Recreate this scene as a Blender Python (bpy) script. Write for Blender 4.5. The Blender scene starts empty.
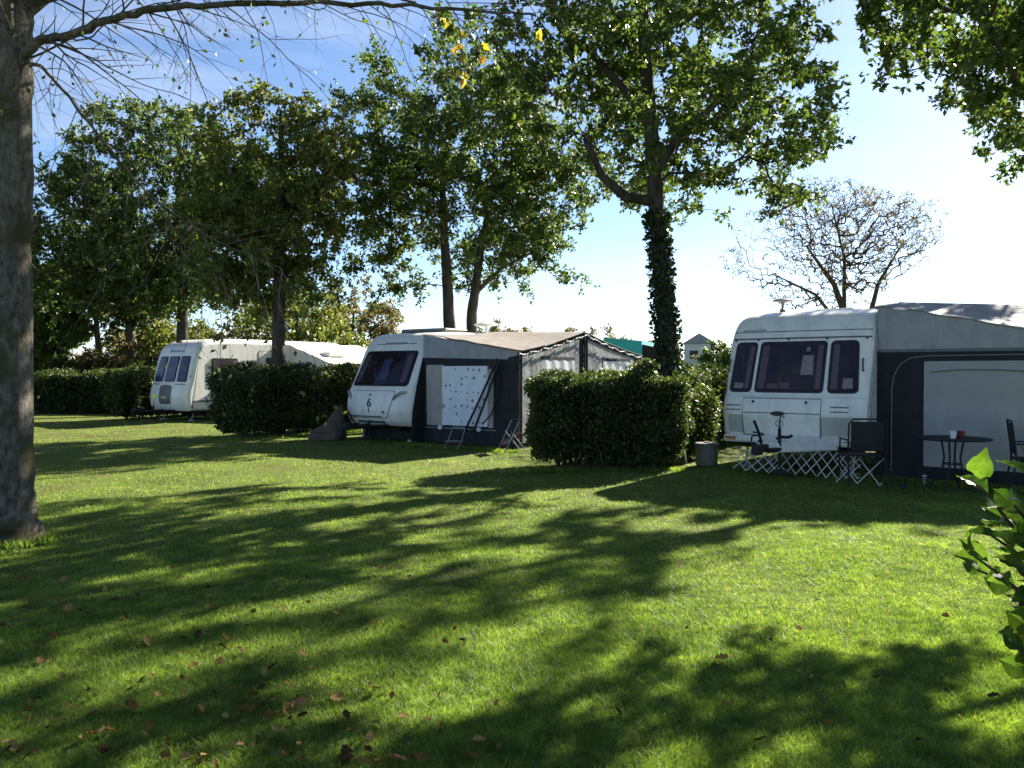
import bpy, math, random
import numpy as np
R = math.radians
random.seed(7)
rng = np.random.default_rng(11)
S = bpy.context.scene
COL = S.collection
F, HV, EYE = 804.0, 372.0, 1.6          # focal length in pixels, horizon row, eye height: used to turn measured pixels into metres

def at(u, v, Y):
    return ((u - 512) / F * Y, Y, EYE - (v - HV) / F * Y)

# ------------------------------------------------------------------ materials
def newmat(name):
    m = bpy.data.materials.new(name); m.use_nodes = True
    nt = m.node_tree; nt.nodes.clear()
    out = nt.nodes.new('ShaderNodeOutputMaterial')
    return m, nt, out
def N(nt, t, **kw):
    n = nt.nodes.new(t)
    for k, v in kw.items():
        if k in n.inputs.keys() if hasattr(n.inputs, 'keys') else False: n.inputs[k].default_value = v
        else: setattr(n, k, v)
    return n
def rgb(c): return (c[0], c[1], c[2], 1.0)
def surface(name, col, rough=0.5, var=0.12, scale=6.0, bump=0.0, bscale=40.0, spec=0.4, dirt=None, dscale=2.0, metal=0.0, stretch=None, trans=0.0):
    """plain painted, fabric or timber surface: mottled colour, a little dirt, fine bump"""
    m, nt, out = newmat(name)
    p = nt.nodes.new('ShaderNodeBsdfPrincipled')
    p.inputs['Roughness'].default_value = rough; p.inputs['Metallic'].default_value = metal
    p.inputs['Specular IOR Level'].default_value = spec
    tc = nt.nodes.new('ShaderNodeTexCoord')
    vec = tc.outputs['Object']
    if stretch:
        mp = nt.nodes.new('ShaderNodeMapping'); mp.inputs['Scale'].default_value = stretch
        nt.links.new(vec, mp.inputs['Vector']); vec = mp.outputs['Vector']
    nz = nt.nodes.new('ShaderNodeTexNoise'); nz.inputs['Scale'].default_value = scale; nz.inputs['Detail'].default_value = 6
    nt.links.new(vec, nz.inputs['Vector'])
    cr = nt.nodes.new('ShaderNodeValToRGB')
    cr.color_ramp.elements[0].position = 0.3; cr.color_ramp.elements[1].position = 0.7
    cr.color_ramp.elements[0].color = rgb([c * (1 - var) for c in col]); cr.color_ramp.elements[1].color = rgb([min(1, c * (1 + var)) for c in col])
    nt.links.new(nz.outputs['Fac'], cr.inputs['Fac'])
    c = cr.outputs['Color']
    if dirt:
        n2 = nt.nodes.new('ShaderNodeTexNoise'); n2.inputs['Scale'].default_value = dscale; n2.inputs['Detail'].default_value = 9; n2.inputs['Roughness'].default_value = 0.7
        mp2 = nt.nodes.new('ShaderNodeMapping'); mp2.inputs['Scale'].default_value = (2.2, 2.2, 0.45)
        nt.links.new(tc.outputs['Object'], mp2.inputs['Vector']); nt.links.new(mp2.outputs['Vector'], n2.inputs['Vector'])
        r2 = nt.nodes.new('ShaderNodeValToRGB'); r2.color_ramp.elements[0].position = 0.45; r2.color_ramp.elements[1].position = 0.78
        r2.color_ramp.elements[1].color = (0.6, 0.6, 0.6, 1)
        nt.links.new(n2.outputs['Fac'], r2.inputs['Fac'])
        mx = nt.nodes.new('ShaderNodeMixRGB'); mx.inputs['Color2'].default_value = rgb(dirt)
        nt.links.new(r2.outputs['Color'], mx.inputs['Fac']); nt.links.new(c, mx.inputs['Color1']); c = mx.outputs['Color']
    nt.links.new(c, p.inputs['Base Color'])
    if bump:
        nb = nt.nodes.new('ShaderNodeTexNoise'); nb.inputs['Scale'].default_value = bscale; nb.inputs['Detail'].default_value = 5
        nt.links.new(vec, nb.inputs['Vector'])
        b = nt.nodes.new('ShaderNodeBump'); b.inputs['Strength'].default_value = min(bump, 1); b.inputs['Distance'].default_value = 0.02 if bscale > 3 else 0.09
        nt.links.new(nb.outputs['Fac'], b.inputs['Height']); nt.links.new(b.outputs['Normal'], p.inputs['Normal'])
    if trans:
        t = nt.nodes.new('ShaderNodeBsdfTranslucent'); nt.links.new(c, t.inputs['Color'])
        ms = nt.nodes.new('ShaderNodeMixShader'); ms.inputs['Fac'].default_value = trans
        nt.links.new(p.outputs[0], ms.inputs[1]); nt.links.new(t.outputs[0], ms.inputs[2]); nt.links.new(ms.outputs[0], out.inputs[0])
    else:
        nt.links.new(p.outputs[0], out.inputs[0])
    return m
def leafmat(name, cols, tcol, trans=0.42, gloss=0.35, pos=None):
    """leaf or blade: a colour of its own for every leaf, light shining through"""
    m, nt, out = newmat(name)
    g = nt.nodes.new('ShaderNodeNewGeometry')
    cr = nt.nodes.new('ShaderNodeValToRGB'); e = cr.color_ramp.elements
    while len(e) < len(cols): e.new(0.5)
    for i, c in enumerate(cols):
        e[i].position = pos[i] if pos else i / (len(cols) - 1); e[i].color = rgb(c)
    nt.links.new(g.outputs['Random Per Island'], cr.inputs['Fac'])
    p = nt.nodes.new('ShaderNodeBsdfPrincipled'); p.inputs['Roughness'].default_value = 0.5; p.inputs['Specular IOR Level'].default_value = gloss
    nt.links.new(cr.outputs['Color'], p.inputs['Base Color'])
    t = nt.nodes.new('ShaderNodeBsdfTranslucent')
    mm = nt.nodes.new('ShaderNodeMixRGB'); mm.blend_type = 'MULTIPLY'; mm.inputs['Fac'].default_value = 1.0; mm.inputs['Color2'].default_value = rgb(tcol)
    nt.links.new(cr.outputs['Color'], mm.inputs['Color1'])
    nt.links.new(mm.outputs['Color'], t.inputs['Color'])
    ms = nt.nodes.new('ShaderNodeMixShader'); ms.inputs['Fac'].default_value = trans
    nt.links.new(p.outputs[0], ms.inputs[1]); nt.links.new(t.outputs[0], ms.inputs[2]); nt.links.new(ms.outputs[0], out.inputs[0])
    return m
def glassmat(name, tint=(0.62, 0.58, 0.64), rough=0.03):
    m, nt, out = newmat(name)
    tr = nt.nodes.new('ShaderNodeBsdfTransparent'); tr.inputs['Color'].default_value = rgb(tint)
    gl = nt.nodes.new('ShaderNodeBsdfGlossy'); gl.inputs['Roughness'].default_value = rough; gl.inputs['Color'].default_value = (0.8, 0.8, 0.85, 1)
    fr = nt.nodes.new('ShaderNodeFresnel'); fr.inputs['IOR'].default_value = 1.45
    ms = nt.nodes.new('ShaderNodeMixShader')
    nt.links.new(fr.outputs[0], ms.inputs['Fac']); nt.links.new(tr.outputs[0], ms.inputs[1]); nt.links.new(gl.outputs[0], ms.inputs[2])
    nt.links.new(ms.outputs[0], out.inputs[0])
    return m
def barkmat(name, c1, c2, scale=9, zs=0.25, bump=0.7, moss=None):
    m, nt, out = newmat(name)
    p = nt.nodes.new('ShaderNodeBsdfPrincipled'); p.inputs['Roughness'].default_value = 0.9; p.inputs['Specular IOR Level'].default_value = 0.15
    tc = nt.nodes.new('ShaderNodeTexCoord'); mp = nt.nodes.new('ShaderNodeMapping'); mp.inputs['Scale'].default_value = (1, 1, zs)
    nt.links.new(tc.outputs['Object'], mp.inputs['Vector'])
    nz = nt.nodes.new('ShaderNodeTexNoise'); nz.inputs['Scale'].default_value = scale; nz.inputs['Detail'].default_value = 10; nz.inputs['Roughness'].default_value = 0.7
    nt.links.new(mp.outputs[0], nz.inputs['Vector'])
    cr = nt.nodes.new('ShaderNodeValToRGB'); cr.color_ramp.elements[0].position = 0.35; cr.color_ramp.elements[1].position = 0.68
    cr.color_ramp.elements[0].color = rgb(c1); cr.color_ramp.elements[1].color = rgb(c2)
    nt.links.new(nz.outputs['Fac'], cr.inputs['Fac']); c = cr.outputs['Color']
    if moss:
        n2 = nt.nodes.new('ShaderNodeTexNoise'); n2.inputs['Scale'].default_value = 3.0; n2.inputs['Detail'].default_value = 8
        nt.links.new(tc.outputs['Object'], n2.inputs['Vector'])
        r2 = nt.nodes.new('ShaderNodeValToRGB'); r2.color_ramp.elements[0].position = 0.48; r2.color_ramp.elements[1].position = 0.62
        mx = nt.nodes.new('ShaderNodeMixRGB'); mx.inputs['Color2'].default_value = rgb(moss)
        nt.links.new(n2.outputs['Fac'], r2.inputs['Fac']); nt.links.new(r2.outputs['Color'], mx.inputs['Fac']); nt.links.new(c, mx.inputs['Color1']); c = mx.outputs['Color']
    nt.links.new(c, p.inputs['Base Color'])
    b = nt.nodes.new('ShaderNodeBump'); b.inputs['Strength'].default_value = bump; b.inputs['Distance'].default_value = 0.03
    nt.links.new(nz.outputs['Fac'], b.inputs['Height']); nt.links.new(b.outputs['Normal'], p.inputs['Normal'])
    nt.links.new(p.outputs[0], out.inputs[0])
    return m

M = {}
M['white'] = surface('caravan_white', (0.73, 0.70, 0.63), 0.32, 0.03, 1.5, dirt=(0.34, 0.35, 0.31), spec=0.5)
M['cream'] = surface('caravan_cream', (0.66, 0.62, 0.54), 0.4, 0.04, 1.5, dirt=(0.42, 0.40, 0.33), spec=0.5)
M['beige'] = surface('apron_beige', (0.42, 0.41, 0.36), 0.4, 0.06, 2, dirt=(0.28, 0.27, 0.22))
M['black'] = surface('black_plastic', (0.012, 0.012, 0.014), 0.45, 0.3, 10)
M['rubber'] = surface('rubber', (0.018, 0.018, 0.019), 0.75, 0.3, 8)
M['seam'] = surface('grey_seam', (0.10, 0.105, 0.11), 0.5, 0.2, 8)
M['glass'] = glassmat('tinted_glass')
M['inside'] = surface('dim_interior', (0.062, 0.042, 0.042), 0.8, 0.6, 3.5)  # flat dark tone standing in for the shade inside, behind the windows
M['curtain'] = surface('curtain_cloth', (0.34, 0.25, 0.23), 0.9, 0.25, 14, stretch=(3, 3, 0.2))
M['paper'] = surface('paper', (0.70, 0.66, 0.52), 0.8, 0.25, 30)
M['blueblind'] = surface('blue_blind', (0.15, 0.185, 0.28), 0.7, 0.35, 3)
M['steel'] = surface('galvanised_steel', (0.30, 0.31, 0.32), 0.4, 0.2, 12, metal=0.6)
M['darkmetal'] = surface('dark_metal', (0.016, 0.0165, 0.018), 0.6, 0.25, 12, spec=0.2)
M['red'] = surface('red_plastic', (0.17, 0.018, 0.022), 0.4, 0.1)
M['orange'] = surface('orange_lens', (0.55, 0.18, 0.02), 0.3, 0.1)
M['navycloth'] = surface('charcoal_awning_cloth', (0.013, 0.0135, 0.016), 0.85, 0.25, 5, bump=0.3, bscale=6, dirt=(0.035, 0.037, 0.035))
M['greycloth'] = surface('grey_awning_cloth', (0.34, 0.345, 0.36), 0.85, 0.10, 3, bump=0.9, bscale=2.6, dirt=(0.18, 0.18, 0.18), trans=0.12)
M['palepanel'] = surface('pale_awning_panel', (0.34, 0.335, 0.33), 0.75, 0.08, 2.5, bump=0.3, bscale=2.6, dirt=(0.27, 0.27, 0.26), trans=0.15)
M['roofgrey'] = surface('pale_grey_roof_cloth', (0.27, 0.265, 0.26), 0.8, 0.08, 2.5, bump=0.9, bscale=2.6, dirt=(0.17, 0.17, 0.16), trans=0.1)
M['roofbrown'] = surface('taupe_roof_cloth', (0.20, 0.172, 0.145), 0.85, 0.10, 2.0, bump=0.35, bscale=2.6, dirt=(0.12, 0.10, 0.085), trans=0.1)
M['roofcream'] = surface('cream_roof_cloth', (0.62, 0.56, 0.46), 0.85, 0.06, 2.0, bump=0.9, bscale=2.6, dirt=(0.45, 0.41, 0.33))
M['taupe'] = surface('taupe_wall_cloth', (0.33, 0.31, 0.28), 0.9, 0.1, 4, bump=0.4, bscale=5)
M['piping'] = surface('pale_piping', (0.20, 0.205, 0.21), 0.6, 0.05)
M['tarp'] = surface('brown_tarpaulin', (0.075, 0.056, 0.040), 0.8, 0.25, 4, bump=0.7, bscale=9)
M['whiteplastic'] = surface('white_plastic', (0.72, 0.72, 0.70), 0.4, 0.05, 4, dirt=(0.5, 0.5, 0.45))
M['greyplastic'] = surface('grey_plastic', (0.15, 0.15, 0.135), 0.55, 0.12, 4, dirt=(0.07, 0.07, 0.06))
M['darkgrey'] = surface('dark_grey_panel', (0.085, 0.085, 0.09), .4, .15, 3)
M['lath'] = surface('weathered_white_lath', (0.50, 0.49, 0.47), .6, .12, 6, dirt=(0.3, 0.3, 0.27))
M['teal'] = surface('turquoise_canvas', (0.05, 0.42, 0.44), 0.7, 0.08, 2, trans=0.15)
M['render'] = surface('white_render', (0.66, 0.64, 0.60), 0.85, 0.06, 2)
M['slate'] = surface('slate_roof', (0.10, 0.10, 0.115), 0.7, 0.25, 6, stretch=(1, 1, 4))
M['bulb'] = surface('clear_bulb', (0.85, 0.84, 0.78), 0.15, 0.02)
M['bark'] = barkmat('rough_bark', (0.020, 0.017, 0.013), (0.10, 0.085, 0.065))
M['barkpale'] = barkmat('pale_bark', (0.07, 0.06, 0.045), (0.24, 0.20, 0.15))
M['beech'] = barkmat('grey_mossy_bark', (0.038, 0.033, 0.026), (0.20, 0.178, 0.14), scale=18, zs=0.45, bump=1.0, moss=(0.06, 0.056, 0.026))
M['twig'] = barkmat('twig_bark', (0.030, 0.024, 0.020), (0.10, 0.08, 0.06), scale=20, bump=0.2)
M['darktwig'] = barkmat('dark_twig_bark', (0.040, 0.030, 0.023), (0.115, 0.085, 0.062), scale=20, bump=0.2)
M['leaf'] = leafmat('broad_leaf', [(0.037, 0.062, 0.015), (0.060, 0.098, 0.020), (0.088, 0.131, 0.025), (0.144, 0.163, 0.043)], (1.6, 1.65, 0.9), trans=.42, pos=[0, .4, .8, 1])
M['leafdark'] = leafmat('dark_broad_leaf', [(0.034, 0.059, 0.015), (0.056, 0.090, 0.021), (0.087, 0.126, 0.027), (0.140, 0.157, 0.045)], (1.65, 1.65, 0.9), trans=.44, pos=[0, .4, .8, 1])
M['leafyellow'] = leafmat('yellowing_leaf', [(0.052, 0.085, 0.018), (0.090, 0.127, 0.028), (0.138, 0.161, 0.039), (0.207, 0.184, 0.057)], (1.65, 1.65, 0.9), trans=.45)
M['leafbrown'] = leafmat('autumn_leaf', [(0.08, 0.075, 0.03), (0.12, 0.105, 0.04), (0.16, 0.125, 0.05), (0.10, 0.105, 0.035)], (1.5, 1.4, 0.9))
M['hedgeleaf'] = leafmat('hedge_leaf', [(0.022, 0.036, 0.011), (0.040, 0.058, 0.016), (0.067, 0.090, 0.021), (0.134, 0.123, 0.034)], (1.7, 1.9, 0.9), trans=.36, gloss=.4, pos=[0, .45, .85, 1])
M['ivyleaf'] = leafmat('ivy_leaf', [(0.010, 0.022, 0.008), (0.022, 0.04, 0.011), (0.035, 0.055, 0.014)], (1.5, 1.7, 0.9), trans=.3, gloss=.5)
M['shrubleaf'] = leafmat('shrub_leaf', [(0.045, 0.085, 0.018), (0.07, 0.125, 0.025), (0.10, 0.155, 0.03)], (1.5, 1.7, 0.6), trans=.45, gloss=.12)
M['deadleaf'] = leafmat('dead_leaf', [(0.06, 0.03, 0.015), (0.14, 0.075, 0.035), (0.24, 0.15, 0.08), (0.30, 0.22, 0.13)], (1.0, 0.8, 0.6), trans=.15)
M['goldleaf'] = leafmat('golden_leaf', [(0.35, 0.15, 0.02), (0.42, 0.26, 0.03), (0.25, 0.24, 0.03)], (1.6, 1.4, 0.8), trans=.5)
for i_, c_ in enumerate([(0.35, 0.15, 0.02), (0.42, 0.26, 0.03), (0.25, 0.24, 0.03)]): M['gold_leaf_%d' % i_] = leafmat('golden_leaf', [c_, tuple(q * 1.2 for q in c_)], (1.6, 1.4, 0.8), trans=.5)
M['blade'] = leafmat('grass_blade', [(0.062, 0.120, 0.024), (0.120, 0.202, 0.038), (0.190, 0.270, 0.058), (0.31, 0.30, 0.14)], (1.85, 1.9, 0.8), trans=.5, gloss=.35, pos=[0, .45, .9, 1])

def blemish(m):
    nt = m.node_tree; cr = [n for n in nt.nodes if n.type == 'VALTORGB'][0]; tos = [l.to_socket for l in nt.links if l.from_node == cr]; c = cr.outputs['Color']
    tc = nt.nodes.new('ShaderNodeTexCoord')
    for sc, p0, p1, col in ((26, .42, .62, (.62, .70, .55, 1)), (70, .60, .70, (.75, .45, .25, 1))):
        nz = nt.nodes.new('ShaderNodeTexNoise'); nz.inputs['Scale'].default_value = sc; nz.inputs['Detail'].default_value = 4; nt.links.new(tc.outputs['Object'], nz.inputs['Vector'])
        r2 = nt.nodes.new('ShaderNodeValToRGB'); r2.color_ramp.elements[0].position = p0; r2.color_ramp.elements[1].position = p1; r2.color_ramp.elements[0].color = (1, 1, 1, 1); r2.color_ramp.elements[1].color = col
        nt.links.new(nz.outputs['Fac'], r2.inputs['Fac']); mx = nt.nodes.new('ShaderNodeMixRGB'); mx.blend_type = 'MULTIPLY'; mx.inputs['Fac'].default_value = 1
        nt.links.new(c, mx.inputs['Color1']); nt.links.new(r2.outputs['Color'], mx.inputs['Color2']); c = mx.outputs['Color']
    for t in tos: nt.links.new(c, t)
blemish(M['shrubleaf'])
def patchy(m, scale1=1.3, scale2=7.0):
    """uneven growth: the blade colours vary from patch to patch over the lawn"""
    nt = m.node_tree; cr = [n for n in nt.nodes if n.type == 'VALTORGB'][0]
    tc = nt.nodes.new('ShaderNodeTexCoord'); fac = None; c = cr.outputs['Color']; links = [l for l in nt.links if l.from_node == cr]; tos = [l.to_socket for l in links]
    for sc, lo, hi in ((scale1, (.62, .66, .60, 1), (1.25, 1.16, 1.0, 1)), (scale2, (.55, .60, .55, 1), (1.35, 1.30, 1.3, 1))):
        nz = nt.nodes.new('ShaderNodeTexNoise'); nz.inputs['Scale'].default_value = sc; nz.inputs['Detail'].default_value = 5; nt.links.new(tc.outputs['Object'], nz.inputs['Vector'])
        r2 = nt.nodes.new('ShaderNodeValToRGB'); r2.color_ramp.elements[0].position = .33; r2.color_ramp.elements[1].position = .68; r2.color_ramp.elements[0].color = lo; r2.color_ramp.elements[1].color = hi
        nt.links.new(nz.outputs['Fac'], r2.inputs['Fac'])
        mx = nt.nodes.new('ShaderNodeMixRGB'); mx.blend_type = 'MULTIPLY'; mx.inputs['Fac'].default_value = 1
        nt.links.new(c, mx.inputs['Color1']); nt.links.new(r2.outputs['Color'], mx.inputs['Color2']); c = mx.outputs['Color']
    for t in tos: nt.links.new(c, t)
patchy(M['blade'])
def lawnmat():
    m, nt, out = newmat('lawn_turf')
    p = nt.nodes.new('ShaderNodeBsdfPrincipled'); p.inputs['Roughness'].default_value = 0.9; p.inputs['Specular IOR Level'].default_value = 0.1
    tc = nt.nodes.new('ShaderNodeTexCoord')
    n1 = nt.nodes.new('ShaderNodeTexNoise'); n1.inputs['Scale'].default_value = 0.9; n1.inputs['Detail'].default_value = 10; n1.inputs['Roughness'].default_value = 0.65
    n2 = nt.nodes.new('ShaderNodeTexNoise'); n2.inputs['Scale'].default_value = 28; n2.inputs['Detail'].default_value = 8; n2.inputs['Roughness'].default_value = 0.7
    for n in (n1, n2): nt.links.new(tc.outputs['Object'], n.inputs['Vector'])
    c1 = nt.nodes.new('ShaderNodeValToRGB'); e = c1.color_ramp.elements
    e[0].position = .3; e[0].color = (0.090, 0.130, 0.024, 1); e[1].position = .72; e[1].color = (0.150, 0.200, 0.038, 1)
    x = e.new(.33); x.color = (0.085, 0.078, 0.030, 1)
    nt.links.new(n1.outputs['Fac'], c1.inputs['Fac'])
    c2 = nt.nodes.new('ShaderNodeValToRGB'); e = c2.color_ramp.elements
    e[0].position = .3; e[0].color = (0.35, 0.35, 0.35, 1); e[1].position = .7; e[1].color = (1.35, 1.35, 1.2, 1)
    nt.links.new(n2.outputs['Fac'], c2.inputs['Fac'])
    mx = nt.nodes.new('ShaderNodeMixRGB'); mx.blend_type = 'MULTIPLY'; mx.inputs['Fac'].default_value = 1
    nt.links.new(c1.outputs['Color'], mx.inputs['Color1']); nt.links.new(c2.outputs['Color'], mx.inputs['Color2'])
    nt.links.new(mx.outputs['Color'], p.inputs['Base Color'])
    b = nt.nodes.new('ShaderNodeBump'); b.inputs['Strength'].default_value = 0.8; b.inputs['Distance'].default_value = 0.04
    nt.links.new(n2.outputs['Fac'], b.inputs['Height']); nt.links.new(b.outputs['Normal'], p.inputs['Normal'])
    nt.links.new(p.outputs[0], out.inputs[0])
    return m
M['lawn'] = lawnmat()

# ------------------------------------------------------------------ object helpers
def tag(o, label=None, cat=None, group=None, kind=None):
    if label: o['label'] = label
    if cat: o['category'] = cat
    if group: o['group'] = group
    if kind: o['kind'] = kind
    return o
def empty(name, loc, rz=0.0):
    o = bpy.data.objects.new(name, None); COL.objects.link(o)
    o.location = loc; o.rotation_euler = (0, 0, rz); o.empty_display_size = 0.2
    return o
def copy_tree(o, parent=None):
    c = o.copy(); COL.objects.link(c)
    if parent: c.parent = parent
    for ch in list(o.children): copy_tree(ch, c)
    return c
def link_mesh(name, verts, faces, mat, parent=None, smooth=True):
    me = bpy.data.meshes.new(name); me.from_pydata([tuple(v) for v in verts], [], faces); me.update()
    me.materials.append(mat)
    if smooth: me.polygons.foreach_set('use_smooth', [True] * len(me.polygons))
    o = bpy.data.objects.new(name, me); COL.objects.link(o)
    if parent: o.parent = parent
    return o
def np_mesh(name, V, K, mat, parent=None, smooth=False):
    """V: (n*k,3) vertices, every face takes K consecutive ones unless K is an index array (m,k)"""
    V = np.asarray(V, dtype=np.float32)
    if isinstance(K, int):
        idx = np.arange(len(V), dtype=np.int32).reshape(-1, K)
    else: idx = np.asarray(K, dtype=np.int32)
    me = bpy.data.meshes.new(name)
    me.vertices.add(len(V)); me.vertices.foreach_set('co', V.ravel())
    me.loops.add(idx.size); me.loops.foreach_set('vertex_index', idx.ravel())
    me.polygons.add(len(idx)); me.polygons.foreach_set('loop_start', np.arange(0, idx.size, idx.shape[1], dtype=np.int32))
    me.polygons.foreach_set('loop_total', np.full(len(idx), idx.shape[1], dtype=np.int32))
    if smooth: me.polygons.foreach_set('use_smooth', np.ones(len(idx), dtype=bool))
    me.update(calc_edges=True); me.validate()
    me.materials.append(mat)
    o = bpy.data.objects.new(name, me); COL.objects.link(o)
    if parent: o.parent = parent
    return o

class MB:
    def __init__(s): s.v = []; s.f = []
    def add(s, vs, fs):
        o = len(s.v); s.v += [tuple(v) for v in vs]; s.f += [tuple(i + o for i in f) for f in fs]
    def box(s, c, d, rz=0.0, bev=0.0, tilt=None):
        x, y, z = d[0] / 2, d[1] / 2, d[2] / 2
        b = min(bev, x * .9, y * .9, z * .9)
        if b <= 0:
            vs = [(i * x, j * y, k * z) for k in (-1, 1) for j in (-1, 1) for i in (-1, 1)]
            fs = [(0, 2, 3, 1), (4, 5, 7, 6), (0, 1, 5, 4), (2, 6, 7, 3), (0, 4, 6, 2), (1, 3, 7, 5)]
        else:
            vs = []; fs = []
            def ring(zz, ins):
                X, Y = x - ins, y - ins; c_ = b * .9
                return [(X - c_, -Y, zz), (X, -Y + c_, zz), (X, Y - c_, zz), (X - c_, Y, zz), (-X + c_, Y, zz), (-X, Y - c_, zz), (-X, -Y + c_, zz), (-X + c_, -Y, zz)]
            rs = [ring(-z, b), ring(-z + b * .3, b * .3), ring(-z + b, 0), ring(z - b, 0), ring(z - b * .3, b * .3), ring(z, b)]
            for r_ in rs: vs += r_
            for k in range(5):
                for i in range(8):
                    j = (i + 1) % 8; fs.append((k * 8 + i, k * 8 + j, k * 8 + 8 + j, k * 8 + 8 + i))
            fs.append(tuple(range(7, -1, -1))); fs.append(tuple(range(40, 48)))
        out = []
        for (a, bb, cc) in vs:
            if tilt:                       # rotation about local x
                ct, st = math.cos(tilt), math.sin(tilt); bb, cc = bb * ct - cc * st, bb * st + cc * ct
            ca, sa = math.cos(rz), math.sin(rz)
            out.append((c[0] + a * ca - bb * sa, c[1] + a * sa + bb * ca, c[2] + cc))
        s.add(out, fs)
    def tube(s, pts, r, n=8):
        pts = [np.array(p, float) for p in pts]
        rr = r if isinstance(r, (list, tuple)) else [r] * len(pts)
        vs = []; fs = []; prev = None
        for i, p in enumerate(pts):
            t = pts[min(i + 1, len(pts) - 1)] - pts[max(i - 1, 0)]; t /= (np.linalg.norm(t) + 1e-9)
            if prev is None:
                a = np.array((0, 0, 1.)) if abs(t[2]) < .9 else np.array((1., 0, 0))
                u = np.cross(t, a)
            else: u = prev - t * np.dot(prev, t)
            u /= (np.linalg.norm(u) + 1e-9); prev = u; w = np.cross(t, u)
            for k in range(n):
                q = 2 * math.pi * k / n; vs.append(p + rr[i] * (math.cos(q) * u + math.sin(q) * w))
        for i in range(len(pts) - 1):
            for k in range(n):
                j = (k + 1) % n; fs.append((i * n + k, i * n + j, (i + 1) * n + j, (i + 1) * n + k))
        fs.append(tuple(range(n - 1, -1, -1))); fs.append(tuple(range((len(pts) - 1) * n, len(pts) * n)))
        s.add(vs, fs)
    def lathe(s, prof, c=(0, 0, 0), n=24):
        vs = []; fs = []
        for (r, z) in prof:
            for k in range(n):
                q = 2 * math.pi * k / n; vs.append((c[0] + r * math.cos(q), c[1] + r * math.sin(q), c[2] + z))
        for i in range(len(prof) - 1):
            for k in range(n):
                j = (k + 1) % n; fs.append((i * n + k, i * n + j, (i + 1) * n + j, (i + 1) * n + k))
        fs.append(tuple(range(n - 1, -1, -1))); fs.append(tuple(range((len(prof) - 1) * n, len(prof) * n)))
        s.add(vs, fs)
    def prism(s, poly, fn, a, b):
        """poly in 2D carried by fn(p, depth) to 3D between depths a and b"""
        n = len(poly); vs = [fn(p, a) for p in poly] + [fn(p, b) for p in poly]
        fs = [tuple(range(n)), tuple(range(2 * n - 1, n - 1, -1))] + [(i, n + i, n + (i + 1) % n, (i + 1) % n) for i in range(n)]
        s.add(vs, fs)
    def panel(s, surf, a0, a1, b0, b1, r=0.05, off=0.012, thick=0.02, cols=6, taper=(0, 0), wav=None):
        """rounded panel on a surface: surf(a, b, off) -> xyz; taper shifts the two sides at the top"""
        bs = sorted(set([b0 + r * (1 - math.cos(k * math.pi / 8)) for k in range(5)] + list(np.linspace(b0 + r, b1 - r, 7)) + [b1 - r * (1 - math.cos(k * math.pi / 8)) for k in range(5)]))
        vs = []; top = []
        for b in bs:
            d = max(0.0, r - (b - b0), r - (b1 - b)); ins = r - math.sqrt(max(0, r * r - d * d)) if r > 0 else 0
            k = (b - b0) / (b1 - b0); L = a0 + taper[0] * k + ins; Rr = a1 + taper[1] * k - ins
            for c in range(cols + 1):
                a = L + (Rr - L) * c / cols
                vs.append(surf(a, b, off + (wav(a, b) if wav else 0))); top.append((a, b))
        nr, nc = len(bs), cols + 1; fs = []
        for i in range(nr - 1):
            for j in range(nc - 1): fs.append((i * nc + j, i * nc + j + 1, (i + 1) * nc + j + 1, (i + 1) * nc + j))
        loop = [j for j in range(nc)] + [i * nc + nc - 1 for i in range(1, nr)] + [(nr - 1) * nc + j for j in range(nc - 2, -1, -1)] + [i * nc for i in range(nr - 2, 0, -1)]
        base = len(vs)
        for q in loop: vs.append(surf(top[q][0], top[q][1], off - thick))
        m = len(loop)
        for i in range(m):
            j = (i + 1) % m; fs.append((loop[j], loop[i], base + i, base + j))
        s.add(vs, fs)
    def build(s, name, mat, parent=None, smooth=False):
        o = link_mesh(name, s.v, s.f, mat, parent, smooth)
        if smooth:
            try: o.data.set_sharp_from_angle(angle=R(40))
            except Exception: pass
        return o
def box_part(name, mat, parent, c, d, **k):
    b = MB(); b.box(c, d, **k); return b.build(name, mat, parent)
def tube_part(name, mat, parent, pts, r, n=8):
    b = MB(); b.tube(pts, r, n); return b.build(name, mat, parent, True)
def panel_part(name, mat, parent, surf, *a, **k):
    b = MB(); b.panel(surf, *a, **k); return b.build(name, mat, parent, False)
def text_part(name, txt, mat, parent, loc, rot, size, ext=0.002):
    cu = bpy.data.curves.new(name, 'FONT'); cu.body = txt; cu.size = size; cu.extrude = ext; cu.align_x = 'CENTER'; cu.align_y = 'CENTER'
    cu.materials.append(mat)
    t_ = bpy.data.objects.new(name, cu); COL.objects.link(t_); bpy.context.view_layer.update()
    me = bpy.data.meshes.new_from_object(t_.evaluated_get(bpy.context.evaluated_depsgraph_get())); bpy.data.objects.remove(t_)
    me.name = name; o = bpy.data.objects.new(name, me); COL.objects.link(o); o.parent = parent; o.location = loc; o.rotation_euler = rot
    return o

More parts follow.
